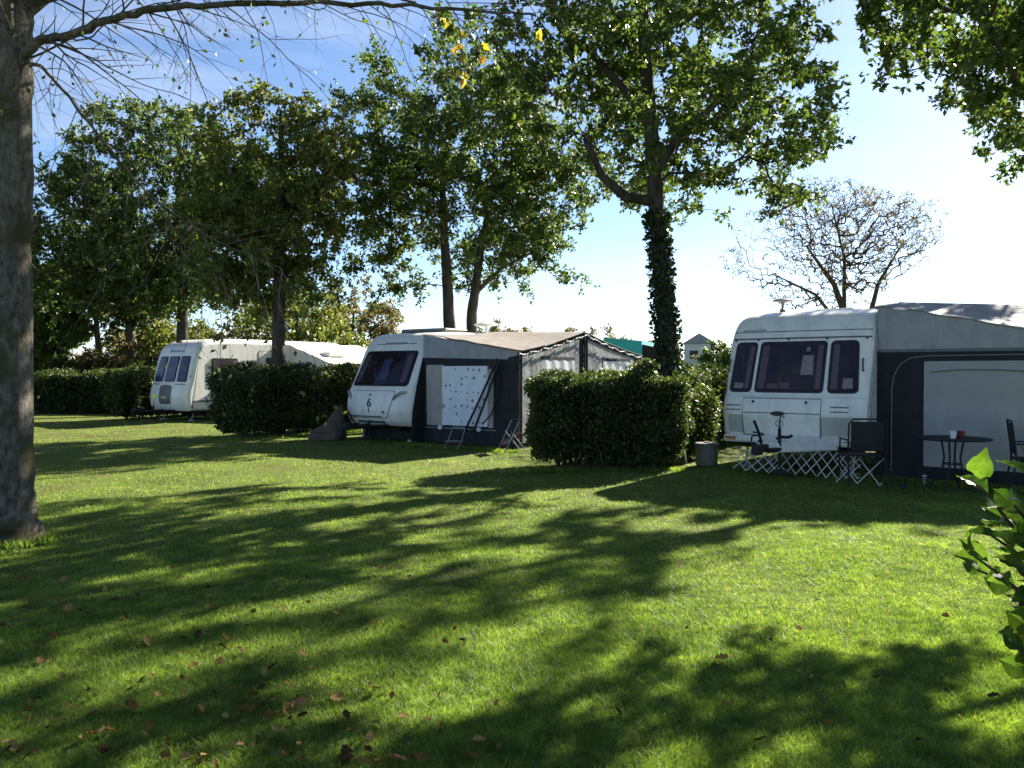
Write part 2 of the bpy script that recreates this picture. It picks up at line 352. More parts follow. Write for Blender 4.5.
# ------------------------------------------------------------------ foliage
def unit(a): return a / (np.linalg.norm(a, axis=-1, keepdims=True) + 1e-9)
def leaves_np(P, size, g, hang=0.25, aspect=0.55, up=0.35):
    n = len(P)
    d = unit(g.normal(size=(n, 3)) + np.array([0, 0, -hang])); nn = unit(g.normal(size=(n, 3)) + np.array([0, 0, up]))
    w = unit(np.cross(d, nn)); nn = np.cross(w, d)
    L = (size * g.uniform(0.65, 1.3, n))[:, None]; W = L * aspect * g.uniform(.8, 1.2, n)[:, None]
    fold = W * g.uniform(.05, .3, n)[:, None]
    a = P; b = P + d * L * .48 + w * W * .5 + nn * fold; c = P + d * L - nn * L * .12; e = P + d * L * .48 - w * W * .5 + nn * fold
    return np.stack([a, b, c, e], 1).reshape(-1, 3)
def edges_np(A, B, ra, rb, n=5):
    A = np.asarray(A, float); B = np.asarray(B, float); ra = np.asarray(ra, float)[:, None]; rb = np.asarray(rb, float)[:, None]
    t = unit(B - A); ref = np.where(np.abs(t[:, 2:3]) < .9, np.array([[0, 0, 1.]]), np.array([[1., 0, 0]]))
    u = unit(np.cross(t, ref)); w = np.cross(t, u); V = []
    B = B + t * rb * .4
    for P, r in ((A, ra), (B, rb)):
        for k in range(n):
            q = 2 * math.pi * k / n; V.append(P + r * (math.cos(q) * u + math.sin(q) * w))
    V = np.stack(V, 1).reshape(-1, 3)
    base = (np.arange(len(A)) * 2 * n)[:, None]; F_ = []
    for k in range(n):
        j = (k + 1) % n; F_.append(base + np.array([[k, j, n + j, n + k]]))
    return V, np.concatenate(F_, 0)
def wobble(P, s, sd):
    return (np.sin(P[:, 0] * s + sd) + np.sin(P[:, 1] * s * 1.13 + sd * 2.1) + np.sin(P[:, 2] * s * .93 + sd * .7) + .6 * np.sin((P[:, 0] + P[:, 2]) * s * 1.9 + sd * 3)) / 3.6
def sample_blobs(blobs, n, g, inner=.35, gap=.25, gs=1.5, sd=0.0):
    vol = np.array([b[3] * b[4] * b[5] for b in blobs]); out = []; tot = 0
    while tot < n:
        k = g.choice(len(blobs), p=vol / vol.sum(), size=n)
        B = np.array(blobs)[k]; d = unit(g.normal(size=(n, 3))); r = g.uniform(inner ** 3, 1, n) ** (1 / 3)
        P = B[:, :3] + d * r[:, None] * B[:, 3:6] * (1 + .16 * wobble(d * 3, 1.7, sd))[:, None]
        P = P[(wobble(P, gs, sd) > gap - .75) & (wobble(P, gs * 2.7, sd + 5) > gap - .85)]
        out.append(P); tot += len(P)
    return np.concatenate(out)[:n]
def grow_tree(name, label, stems, blobs, nclump, per, leaf, seed, bark, leafm, size_c=.38, group=None, cat='tree', r_tip=.006, inner=.35, gap=.25, gs=1.5, expo=2.35, hang=.25, ros=6, minz=-9, gnarl=.06):
    """stems: list of [(x,y,z,r),...] world paths. Branches reach out from the stems to every leaf clump."""
    g = np.random.default_rng(seed)
    base = np.array(stems[0][0][:3]); root = empty(name, tuple(base)); tag(root, label, cat, group)
    nodes = []; par = []; rad0 = []
    for st in stems:
        prev = -1
        for i in range(len(st) - 1):
            a = np.array(st[i]); b = np.array(st[i + 1]); m = max(1, int(np.linalg.norm(b[:3] - a[:3]) / .3))
            for k in range(m + (1 if i == len(st) - 2 else 0)):
                q = a + (b - a) * k / m
                nodes.append(q[:3] + g.normal(size=3) * .25 * q[3] * (1 if q[2] > .5 else 0)); par.append(prev); rad0.append(q[3]); prev = len(nodes) - 1
    nst = len(nodes)
    T = sample_blobs(blobs, nclump, g, inner, gap, gs, seed * .37)
    cen = np.array(blobs[0][:3]); T = T[np.argsort(np.linalg.norm((T - np.array([base[0], base[1], cen[2]])) * np.array([1, 1, .6]), axis=1))]
    NA = np.zeros((nst + nclump * 7, 3)); NA[:nst] = nodes; cnt = nst; tips = []
    minz_attach = max(minz, min(b[2] - b[5] for b in blobs) - 1.2)
    for t in T:
        D = NA[:cnt] - t; dist = np.linalg.norm(D, axis=1)
        cost = dist + 1.1 * np.maximum(0, D[:, 2] + .15 * dist) + np.where(NA[:cnt, 2] < minz_attach, 50, 0)
        i = int(np.argmin(cost)); p = NA[i].copy(); L = dist[i]; m = int(min(6, max(2, L / .35))); prev = i
        side = g.normal(size=3) * L * gnarl * 1.6
        for k in range(1, m + 1):
            f = k / m; q = p + (t - p) * f + side * math.sin(math.pi * f) + np.array([0, 0, .10 * L * math.sin(math.pi * f)]) + g.normal(size=3) * L * gnarl * .4 * (k < m)
            NA[cnt] = q; par.append(prev); prev = cnt; cnt += 1
        tips.append(prev)
    acc = np.zeros(cnt)
    haschild = np.zeros(cnt, bool)
    for i in range(cnt):
        if par[i] >= 0: haschild[par[i]] = True
    for i in range(cnt - 1, -1, -1):
        if not haschild[i]: acc[i] += r_tip ** expo
        if par[i] >= 0: acc[par[i]] += acc[i]
    rad = acc ** (1 / expo); rad[:nst] = rad0
    for i in range(nst, cnt):
        rad[i] = min(rad[i], (rad[par[i]] * .82) if par[i] < nst else rad[par[i]])
    I = np.array([i for i in range(nst, cnt)]); Pn = np.array(par)
    ra = rad[Pn[I]].copy(); thick = Pn[I] < nst; ra[thick] = np.minimum(ra[thick], rad[I][thick] * 1.35)
    V, Fc = edges_np(NA[Pn[I]], NA[I], ra, rad[I], 5)
    mb = MB()
    for st in stems:
        pts = []; rr = []
        for i in range(len(st) - 1):
            a = np.array(st[i]); b = np.array(st[i + 1]); m = max(1, int(np.linalg.norm(b[:3] - a[:3]) / .22))
            for k in range(m): q = a + (b - a) * k / m; pts.append(q[:3]); rr.append(q[3])
        pts.append(np.array(st[-1][:3])); rr.append(st[-1][3])
        rr = [r_ * (1 + g.uniform(-.05, .07)) for r_ in rr]
        pts = [p_ + np.array([g.uniform(-1, 1), g.uniform(-1, 1), 0]) * r_ * .07 for p_, r_ in zip(pts, rr)]
        mb.tube(pts, rr, 14)
    SV = np.array(mb.v)
    ang = np.arctan2(SV[:, 1], SV[:, 0])
    me_v = np.concatenate([SV, V]); off = len(SV)
    tr = link_mesh('trunk', [tuple(v) for v in (me_v - base)], list(mb.f) + [tuple(int(x) + off for x in f) for f in Fc], bark, root, True)
    C = NA[np.array(tips)]; C0 = NA[Pn[np.array(tips)]]
    k = np.repeat(g.integers(0, len(C), size=len(C) * per // ros + 1), ros)
    m = len(k) // ros
    f = np.repeat(g.uniform(0.2, 1.15, m), ros)[:, None]
    P = C0[k] + (C[k] - C0[k]) * f + np.repeat(g.normal(size=(m, 3)) * size_c * np.array([.5, .5, .42]) * g.uniform(.35, 1.1, (m, 1)), ros, 0) + g.normal(size=(len(k), 3)) * leaf * .22
    np_mesh('crown', leaves_np(P, leaf, g, hang) - base, 4, leafm, root)
    return root

def shell_leaves(boxes, n, g, size, thick=.24, rough=.19, sd=0.0, frame=None):
    """leaves over the faces of hedge boxes (x0,x1,y0,y1,z0,z1) with an uneven clipped outline"""
    ar = []; items = []
    for bx in boxes:
        x0, x1, y0, y1, z0, z1 = bx; dx, dy, dz = x1 - x0, y1 - y0, z1 - z0
        for face, a in (('x0', dy * dz), ('x1', dy * dz), ('y0', dx * dz), ('y1', dx * dz), ('t', dx * dy)):
            items.append((bx, face)); ar.append(a)
    ar = np.array(ar); cn = (n * ar / ar.sum()).astype(int); out = []
    for (bx, face), c in zip(items, cn):
        x0, x1, y0, y1, z0, z1 = bx; q = g.uniform(0, 1, (c, 3)); P = np.array([x0, y0, z0]) + q * np.array([x1 - x0, y1 - y0, z1 - z0])
        ax = {'x': 0, 'y': 1, 't': 2}[face[0]]; val = {'x0': x0, 'x1': x1, 'y0': y0, 'y1': y1, 't': z1}[face]; sg = {'x0': -1, 'x1': 1, 'y0': -1, 'y1': 1, 't': 1}[face]
        dep = -g.exponential(thick * .6, c) + thick * .25
        P[:, ax] = val
        dep = dep + rough * (wobble(P, 3.1, sd) + .7 * wobble(P, 8.3, sd + 2))
        P[:, ax] += sg * dep
        cx, cy = (x0 + x1) / 2, (y0 + y1) / 2              # rounded shoulders, ragged foot
        k = np.clip((P[:, 2] - (z1 - .25)) / .3, 0, 1.3) ** 2 * .12
        P[:, 0] += -np.sign(P[:, 0] - cx) * k * (np.abs(P[:, 0] - cx) > (x1 - x0) * .3); P[:, 1] += -np.sign(P[:, 1] - cy) * k * (np.abs(P[:, 1] - cy) > (y1 - y0) * .3)
        ft = np.clip((.75 - P[:, 2]) / .75, 0, 1) ** 1.5 * .26
        P[:, 0] += -np.sign(P[:, 0] - cx) * ft * (np.abs(P[:, 0] - cx) > (x1 - x0) * .3) * min(1, (x1 - x0)); P[:, 1] += -np.sign(P[:, 1] - cy) * ft * (np.abs(P[:, 1] - cy) > (y1 - y0) * .3) * min(1, (y1 - y0))
        out.append(P)
    return np.concatenate(out)
def hedge(name, label, loc, rz, boxes, n, leaf, seed, mat='hedgeleaf', group=None, sprigs=150):
    g = np.random.default_rng(seed); root = empty(name, loc, rz); tag(root, label, 'hedge', group)
    P = shell_leaves(boxes, n, g, leaf, sd=seed * .7)
    ex = []
    for _ in range(sprigs):                                 # young shoots that stick out of the clipped face
        b = boxes[g.integers(len(boxes))]; x = g.uniform(b[0], b[1]); y = g.uniform(b[2], b[3]); z = b[5]
        if g.uniform() < .4: z = g.uniform(b[4] + .3, b[5]); y = b[2]
        d = unit(np.array([g.normal() * .4, -.3 if y == b[2] else g.normal() * .4, .9])); L = g.uniform(.06, .2)
        for q in np.linspace(0, 1, 9): ex.append(np.array([x, y, z]) + d * L * q + g.normal(size=3) * .015)
    if ex: P = np.concatenate([P, np.array(ex)])
    outer = leaves_np(P, leaf, g, 0.0, .6, .5)
    # woody inside: many upright stems and a dense dark thicket of inner leaves
    A = []; B = []
    for b in boxes:
        m = int((b[1] - b[0]) * (b[3] - b[2]) * 26) + 10
        mg = min(.4, (b[1] - b[0]) * .38, (b[3] - b[2]) * .38); x = g.uniform(b[0] + mg, b[1] - mg, m); y = g.uniform(b[2] + mg, b[3] - mg, m)
        for xi, yi in zip(x, y):
            p = np.array([xi, yi, 0.0])
            for k in range(5):
                q = p + np.array([g.normal() * .05, g.normal() * .05, (b[5] - .1) / 5]); A.append(p); B.append(q); p = q
    V, Fc = edges_np(A, B, np.full(len(A), .014), np.full(len(A), .011), 4)
    np_mesh('stem', V, Fc, M['twig'], root)
    Q = []
    for b in boxes:
        m = int((b[1] - b[0]) * (b[3] - b[2]) * (b[5] - b[4]) * 900)
        Q.append(np.stack([g.uniform(b[0] + .1, b[1] - .1, m), g.uniform(b[2] + .1, b[3] - .1, m), g.uniform(b[4] + .05, b[5] - .1, m)], 1))
    Q = np.concatenate(Q)
    np_mesh('foliage', np.concatenate([outer, leaves_np(Q, leaf * 1.9, g, 0, .7, .3)]), 4, M[mat], root)
    return root

# ------------------------------------------------------------------ caravans
def catmull(P, m=6):
    P = [np.array(p, float) for p in P]; out = []
    for i in range(len(P) - 1):
        p0 = P[max(i - 1, 0)]; p1 = P[i]; p2 = P[i + 1]; p3 = P[min(i + 2, len(P) - 1)]
        for k in range(m):
            t = k / m
            out.append(.5 * ((2 * p1) + (-p0 + p2) * t + (2 * p0 - 5 * p1 + 4 * p2 - p3) * t * t + (-p0 + 3 * p1 - 3 * p2 + p3) * t ** 3))
    out.append(P[-1]); return out
class Shell:
    """caravan body: side profile (y, z) carried across the width, corners rounded, front slightly bowed"""
    def __init__(s, W, front, rest, r=.11, bow=.07, m=6, rt=.24, rtr=None):
        s.W, s.r, s.bow, s.rt = W, r, bow, rt; s.rtr = rt if rtr is None else rtr
        fr = catmull(front, m); s.fr = np.array(fr); s.poly = np.array(list(fr) + [np.array(p) for p in catmull(rest, m)[1:]])
    def yf(s, z): return float(np.interp(z, s.fr[:, 1], s.fr[:, 0]))
    def cur(s, w, y):
        k = min(1, max(0, (1.5 - y) / 1.3)); return s.bow * abs((w - s.W / 2) / (s.W / 2)) ** 3 * k
    def front(s, w, z, off):
        e = .03; dy = (s.yf(z + e) - s.yf(z - e)) / (2 * e); n = math.hypot(1, dy)
        y = s.yf(z); return (w, y + s.cur(w, y) - off / n, z + off * dy / n)
    def side(s, y, z, off): return (s.W + off, y, z)
    def left(s, y, z, off): return (-off, y, z)
    def body(s, mat, parent):
        P = s.poly; n = len(P); Nn = np.zeros_like(P)
        A = np.roll(P, 1, 0); B = np.roll(P, -1, 0); T = B - A; Nn[:, 0] = -T[:, 1]; Nn[:, 1] = T[:, 0]; Nn /= np.linalg.norm(Nn, axis=1, keepdims=True) + 1e-9
        ar = .5 * np.sum(P[:, 0] * B[:, 1] - B[:, 0] * P[:, 1])
        if ar < 0: Nn = -Nn                                   # now pointing inward
        e_ = sorted(set([round(s.r * (1 - math.cos(k * math.pi / 12)), 5) for k in range(7)] + [round(s.rt * (1 - math.cos(k * math.pi / 16)), 5) for k in range(9)]))
        ws = e_ + list(np.linspace(s.rt, s.W - s.rt, 11))[1:-1] + [s.W - q for q in e_[::-1]]
        zt = P[:, 1].max(); rise = np.clip((P[:, 1] - (zt - .55)) / .5, 0, 1) ** 1.5
        mb = MB(); vs = []
        for w in ws:
            rz = s.r + ((s.rt if w < s.W / 2 else s.rtr) - s.r) * rise
            d = np.maximum(0, np.maximum(rz - w, rz - (s.W - w))); ins = rz - np.sqrt(np.maximum(0, rz ** 2 - d * d))
            Q = P + Nn * (ins * np.where(rz > s.r, .75, 1))[:, None]
            for q in Q: vs.append((w, q[0] + s.cur(w, q[0]), q[1]))
        fs = []
        for i in range(len(ws) - 1):
            for k in range(n): j = (k + 1) % n; fs.append((i * n + k, (i + 1) * n + k, (i + 1) * n + j, i * n + j))
        fs.append(tuple(range(n - 1, -1, -1))); fs.append(tuple(range((len(ws) - 1) * n, len(ws) * n)))
        mb.add(vs, fs)
        return mb.build('body', mat, parent, True)
def window(surf, parent, a0, a1, b0, b1, r=.06, taper=(0, 0), back='inside', items=(), frame='black'):
    w = panel_part('window', M[frame], parent, surf, a0, a1, b0, b1, r, .010, .02, taper=taper)
    d = .035
    panel_part('blind', M[back], w, surf, a0 + d, a1 - d, b0 + d, b1 - d, r * .8, .014, .003, taper=taper)  # backing sheet; its default dark colour stands in for the unlit interior
    for (m_, x0, x1, z0, z1, tp, nm) in items:
        panel_part(nm, M[m_], w, surf, x0, x1, z0, z1, .012, .019, .003, cols=3, taper=tp)
    panel_part('pane', M['glass'], w, surf, a0 + d * .9, a1 - d * .9, b0 + d * .9, b1 - d * .9, r * .8, .030, .018, taper=taper)
    return w
def wheel(parent, x, y, rr=.31, wdt=.18):
    t = MB(); prof = []
    n = 28; vs = []; fs = []
    sec = [(-.5, .62), (-.5, .92), (-.36, 1.0), (.36, 1.0), (.5, .92), (.5, .62)]
    for k in range(n):
        q = 2 * math.pi * k / n
        for (a, b) in sec: vs.append((x + a * wdt, y + b * rr * math.cos(q), rr + b * rr * math.sin(q)))
    m = len(sec)
    for k in range(n):
        j = (k + 1) % n
        for i in range(m - 1): fs.append((k * m + i, k * m + i + 1, j * m + i + 1, j * m + i))
    t.add(vs, fs); wo = t.build('wheel', M['rubber'], parent, True)
    d = MB(); vs = []
    for k in range(n):
        q = 2 * math.pi * k / n
        for (a, b) in ((-.46, .63), (-.30, .5), (-.38, .18), (-.44, .02)): vs.append((x - a * wdt, y + b * rr * math.cos(q), rr + b * rr * math.sin(q)))
        for (a, b) in ((-.46, .63), (-.30, .5), (-.38, .18), (-.44, .02)): vs.append((x + a * wdt, y + b * rr * math.cos(q), rr + b * rr * math.sin(q)))
    fs = []
    for k in range(n):
        j = (k + 1) % n
        for o in (0, 4):
            for i in range(3): fs.append((k * 8 + o + i, k * 8 + o + i + 1, j * 8 + o + i + 1, j * 8 + o + i))
    d.add(vs, fs); d.build('rim', M['steel'], wo, True)
    return wo
def handle(parent, p0, p1, out, mat='black', r=.012, name='handle'):
    p0, p1, out = np.array(p0), np.array(p1), np.array(out)
    return tube_part(name, M[mat], parent, [p0, p0 + out * .8, p0 + out + (p1 - p0) * .12, p1 + out - (p1 - p0) * .12, p1 + out * .8, p1], r)
def chassis(parent, W, L, z):
    b = MB()
    for x in (W * .25, W * .75): b.box((x, L / 2, z - .07), (.06, L - .5, .13))
    for y in (.5, L * .5, L - .6): b.box((W / 2, y, z - .06), (W - .3, .06, .08))
    b.build('chassis', M['darkmetal'], parent)
    for x, y in ((.3, .5), (W - .3, .5), (.3, L - .5), (W - .3, L - .5)):
        t = MB(); t.tube([(x, y, z - .05), (x, y - .1, .04)], .02); t.box((x, y - .1, .02), (.14, .14, .04)); t.build('corner_steady', M['steel'], parent, True)
def hitch(parent, W, z, cover=True, length=1.25, mats='white', yaw=0.0, jock=.42):
    b = MB()
    b.tube([(W / 2 - .45, .5, z - .06), (W / 2 - .06, -length + .15, z - .06)], .035); b.tube([(W / 2 + .45, .5, z - .06), (W / 2 + .06, -length + .15, z - .06)], .035)
    o = b.build('tow_bar', M['darkmetal'], parent, True)
    c = MB(); c.box((W / 2, -length + .08, z - .02), (.10, .34, .10), bev=.02); c.lathe([(.02, -.09), (.075, -.08), (.085, -.02), (.06, .06), (.02, .07)], (W / 2, -length - .12, z - .02), 14)
    c.build('coupling', M['darkmetal'], o, True)
    j = MB(); j.tube([(W / 2 + .13, -length + .45, .2), (W / 2 + .13, -length + .45, z + jock * .6)], .026); j.tube([(W / 2 + .13, -length + .45, z + jock * .6), (W / 2 + .14, -length + .45, z + jock), (W / 2 + .20, -length + .45, z + jock)], .010)
    j.lathe([(.03, -.03), (.1, -.03), (.11, 0), (.1, .03), (.03, .03)], (W / 2 + .13, -length + .45, .12), 14); j.build('jockey_wheel', M['darkmetal'], o, True)
    h = MB(); h.tube([(W / 2 - .02, -length + .12, z + .05), (W / 2 - .03, -length + .02, z + .22), (W / 2 - .05, -length - .1, z + .38)], .02); h.build('brake_handle', M['black'], o, True)
    k = MB(); pts = [(W / 2 - .1 + .10 * math.sin(q * 1.7), -length + .15 + .05 * math.cos(q * 2.3), z + .08 - .17 * math.sin(q) * (q < 3.2) + .02 * q) for q in np.linspace(0, 6, 30)]
    k.tube(pts, .012, 6); k.build('cable', M['black'], o, True)
    if cover:
        v = MB(); zz = z + .02
        pr = [(-.55, .02), (-.13, -length + .38), (.13, -length + .38), (.75, .02)]
        lo = [(W / 2 + x, y, zz - .13) for x, y in pr]; hi = [(W / 2 + x * .9, y + .02, zz + (.06 if y > -.2 else .02)) for x, y in pr]
        v.add(lo + hi, [(0, 3, 2, 1), (4, 5, 6, 7), (0, 1, 5, 4), (1, 2, 6, 5), (2, 3, 7, 6), (3, 0, 4, 7)])
        co = v.build('hitch_cover', M[mats], o)
        co.modifiers.new('soft edge', 'BEVEL').width = .02
        b2 = MB(); b2.tube([(W / 2 + .06, -length + .55, zz + .07), (W / 2 + .14, -length + .5, zz + .10), (W / 2 + .24, -length + .5, zz + .10), (W / 2 + .3, -length + .52, zz + .13)], .022); b2.build('hand_brake', M['black'], o, True)
    if yaw:                                               # the nose wheel is turned and the bar stands a little askew
        px, py = W / 2, .5; o.rotation_euler.z = yaw; o.location = (px - px * math.cos(yaw) + py * math.sin(yaw), py - px * math.sin(yaw) - py * math.cos(yaw), 0)
    return o

A1, A2, A3 = R(37), R(36), R(36)
def frame_pt(o, a, x, y, z=0.0):
    return (o[0] + x * math.cos(a) + y * math.sin(a), o[1] - x * math.sin(a) + y * math.cos(a), z)

# --- nearest caravan
def near_caravan():
    W, L = 2.3, 5.6; loc = (3.43, 13.28, 0)
    c = empty('caravan', loc, -A1)
    tag(c, 'old white touring caravan with three dark front windows and a white scissor trellis under it', 'caravan', 'caravans pitched along the lawn')
    sh = Shell(W, [(.14, .47), (.06, .58), (.03, .72), (-.01, .96), (.04, 1.18), (.10, 1.26), (.25, 1.7), (.38, 2.06), (.42, 2.14), (.54, 2.36), (.74, 2.53), (1.10, 2.62)],
               [(1.10, 2.62), (1.7, 2.65), (3.4, 2.66), (4.7, 2.63), (5.25, 2.5), (5.5, 2.1), (5.58, 1.3), (5.55, .47)], r=.10, bow=.10, rt=.28, rtr=.10)
    sh.body(M['white'], c)
    fr = sh.front
    # windows
    window(fr, c, .09, .48, 1.27, 2.09, .07, (.045, .03), items=[('curtain', .36, .44, 1.33, 2.02, (.03, .03), 'curtain'), ('paper', .18, .34, 1.33, 1.42, (0, 0), 'shelf')])
    window(fr, c, .53, 1.62, 1.27, 2.09, .06, (.03, .0), items=[('curtain', .58, .70, 1.33, 2.02, (.03, .02), 'curtain'), ('curtain', 1.49, 1.57, 1.33, 2.02, (0, .0), 'curtain'),
           ('paper', 1.25, 1.45, 1.55, 1.86, (.02, -.02), 'poster'), ('paper', 1.31, 1.37, 1.92, 1.99, (0, 0), 'sticker'), ('curtain', .74, .92, 1.33, 1.41, (0, 0), 'book'), ('curtain', .96, 1.10, 1.33, 1.43, (0, 0), 'book')])
    window(fr, c, 1.68, 2.13, 1.27, 2.09, .07, (-.01, -.05), items=[('curtain', 1.73, 1.82, 1.33, 2.02, (-.01, -.01), 'curtain'), ('paper', 1.90, 2.05, 1.34, 1.50, (0, -.02), 'sticker')])
    # roof seam, gutter rail, ledge
    b = MB()
    for z, th in ((2.145, .022), (2.26, .010)):
        b.panel(fr, .06, W - .06, z - th / 2, z + th / 2, 0, .008, .02, cols=14)
    b.build('seam', M['seam'], c)
    for x in (.1, .5, 1.0, 1.6, 2.18): tube_part('gutter_clip', M['black'], c, [fr(x, 2.12, .0), fr(x, 2.12, .03)], .014)
    # front locker
    lk = MB(); lk.panel(fr, .40, 1.60, .60, 1.17, .03, .012, .02, cols=10, taper=(-.02, .02)); lo = lk.build('locker_door', M['white'], c)
    g = MB()
    g.panel(fr, .375, 1.625, .585, 1.185, .03, .005, .012, cols=10); g.build('locker_gap', M['seam'], lo)
    ln = MB(); ln.panel(fr, .40, 1.60, .945, .957, 0, .0145, .004, cols=10); ln.build('crease', M['seam'], lo)
    for x in (.56, 1.40):
        t = MB(); t.tube([fr(x, 1.11, .01), fr(x, 1.13, .03)], .018, 10); t.build('lock', M['black'], lo, True)
    ov = MB(); n = 20; ov.prism([(.97 + .11 * math.cos(q), .945 + .035 * math.sin(q)) for q in np.linspace(0, 2 * math.pi, n, endpoint=False)], lambda p, d: fr(p[0], p[1], d), .034, .012); ov.build('badge', M['black'], lo)
    st = MB(); st.prism([(.99 + .062 * math.cos(q), .79 + .062 * math.sin(q)) for q in np.linspace(0, 2 * math.pi, 24, endpoint=False)], lambda p, d: fr(p[0], p[1], d), .016, .012); so = st.build('pitch_disc', M['whiteplastic'], lo)
    rg = MB(); rg.tube([fr(.99 + .056 * math.cos(q), .79 + .056 * math.sin(q), .018) for q in np.linspace(0, 2 * math.pi, 25)], .005, 6); rg.build('rim', M['black'], so, True)
    q = fr(.99, .79, .022); text_part('number', '5', M['black'], so, q, (R(90), 0, 0), .085)
    bg = MB(); bg.panel(fr, .12, 2.18, .62, .91, .04, .004, .012, cols=14); bg.build('apron', M['beige'], c)  # lower front band in a duller, darker tone than the body
    # moulded vents each side of the locker
    for x in (.08, 1.76):
        for z in (1.00, 1.07):
            b = MB(); b.panel(fr, x + (.02 if z > 1.05 else 0), x + .26, z, z + .035, .012, .016, .02); b.build('moulding', M['white'], c)
            b = MB(); b.panel(fr, x, x + .26, z - .018, z - .004, 0, .006, .012); b.build('vent_slot', M['seam'], c)
    # bumper with marker lamps
    b = MB(); b.box((W / 2, .07, .52), (W - .12, .16, .12), bev=.035); bo = b.build('bumper', M['white'], c)
    for x in (.2, W - .2):
        b = MB(); b.box((x, -.02, .52), (.16, .03, .035), bev=.01); b.build('marker_lamp', M['orange'], bo)
        b = MB(); b.box((x - .02, -.012, .545), (.24, .03, .012)); b.build('lamp_bracket', M['black'], bo)
    # grab handles
    for x, s_ in ((2.17, 1), (.045, -1)):
        handle(c, fr(x, 1.62, .0), fr(x - .015 * s_, 1.80, .0), (0.0, -.045, 0), name='grab_handle')
    tm = MB(); tm.tube([(W + .004, sh.yf(z) + .12, z) for z in np.linspace(.5, 2.1, 12)] + [(W - .01, .62, 2.36), (W - .05, .85, 2.56), (W - .07, 1.2, 2.6)], .016, 6); tm.build('corner_trim', M['steel'], c, True)
    # faded maker's lettering at the left of the roof seam: slanted strokes, unreadable in the picture
    b = MB()
    for i in range(9): x = .20 + i * .045; b.panel(fr, x, x + .028, 2.275, 2.305, .004, .003, .006, cols=1, taper=(.012, .012))
    b.build('lettering', M['steel'], c)
    # roof aerial and rooflight
    b = MB(); b.lathe([(.05, -.05), (.05, 0), (.022, .02), (.022, .10), (.07, .125), (.165, .145), (.17, .16), (.12, .185), (.03, .20)], (.60, 1.30, 2.68), 28); b.build('aerial', M['seam'], c, True)
    b = MB(); b.box((1.1, 2.9, 2.70), (.7, .7, .12), bev=.04); b.build('rooflight', M['whiteplastic'], c)
    # awning side
    window(sh.side, c, 3.4, 4.4, 1.25, 2.0, .06); 
    dr = MB(); dr.panel(sh.side, 2.2, 2.85, .55, 2.3, .08, .012, .02); do = dr.build('door', M['white'], c)
    window(sh.left, c, 1.0, 2.2, 1.2, 2.0, .06); window(sh.left, c, 3.6, 4.6, 1.2, 2.0, .06)
    b = MB(); b.box((W / 2, L / 2 + .2, .455), (W - .1, L - .6, .03)); b.build('floor_pan', M['darkmetal'], c)
    for x in (.16, W - .16): wheel(c, x, 3.0)
    chassis(c, W, L, .45); hitch(c, W, .52, True, 1.3)
    return c
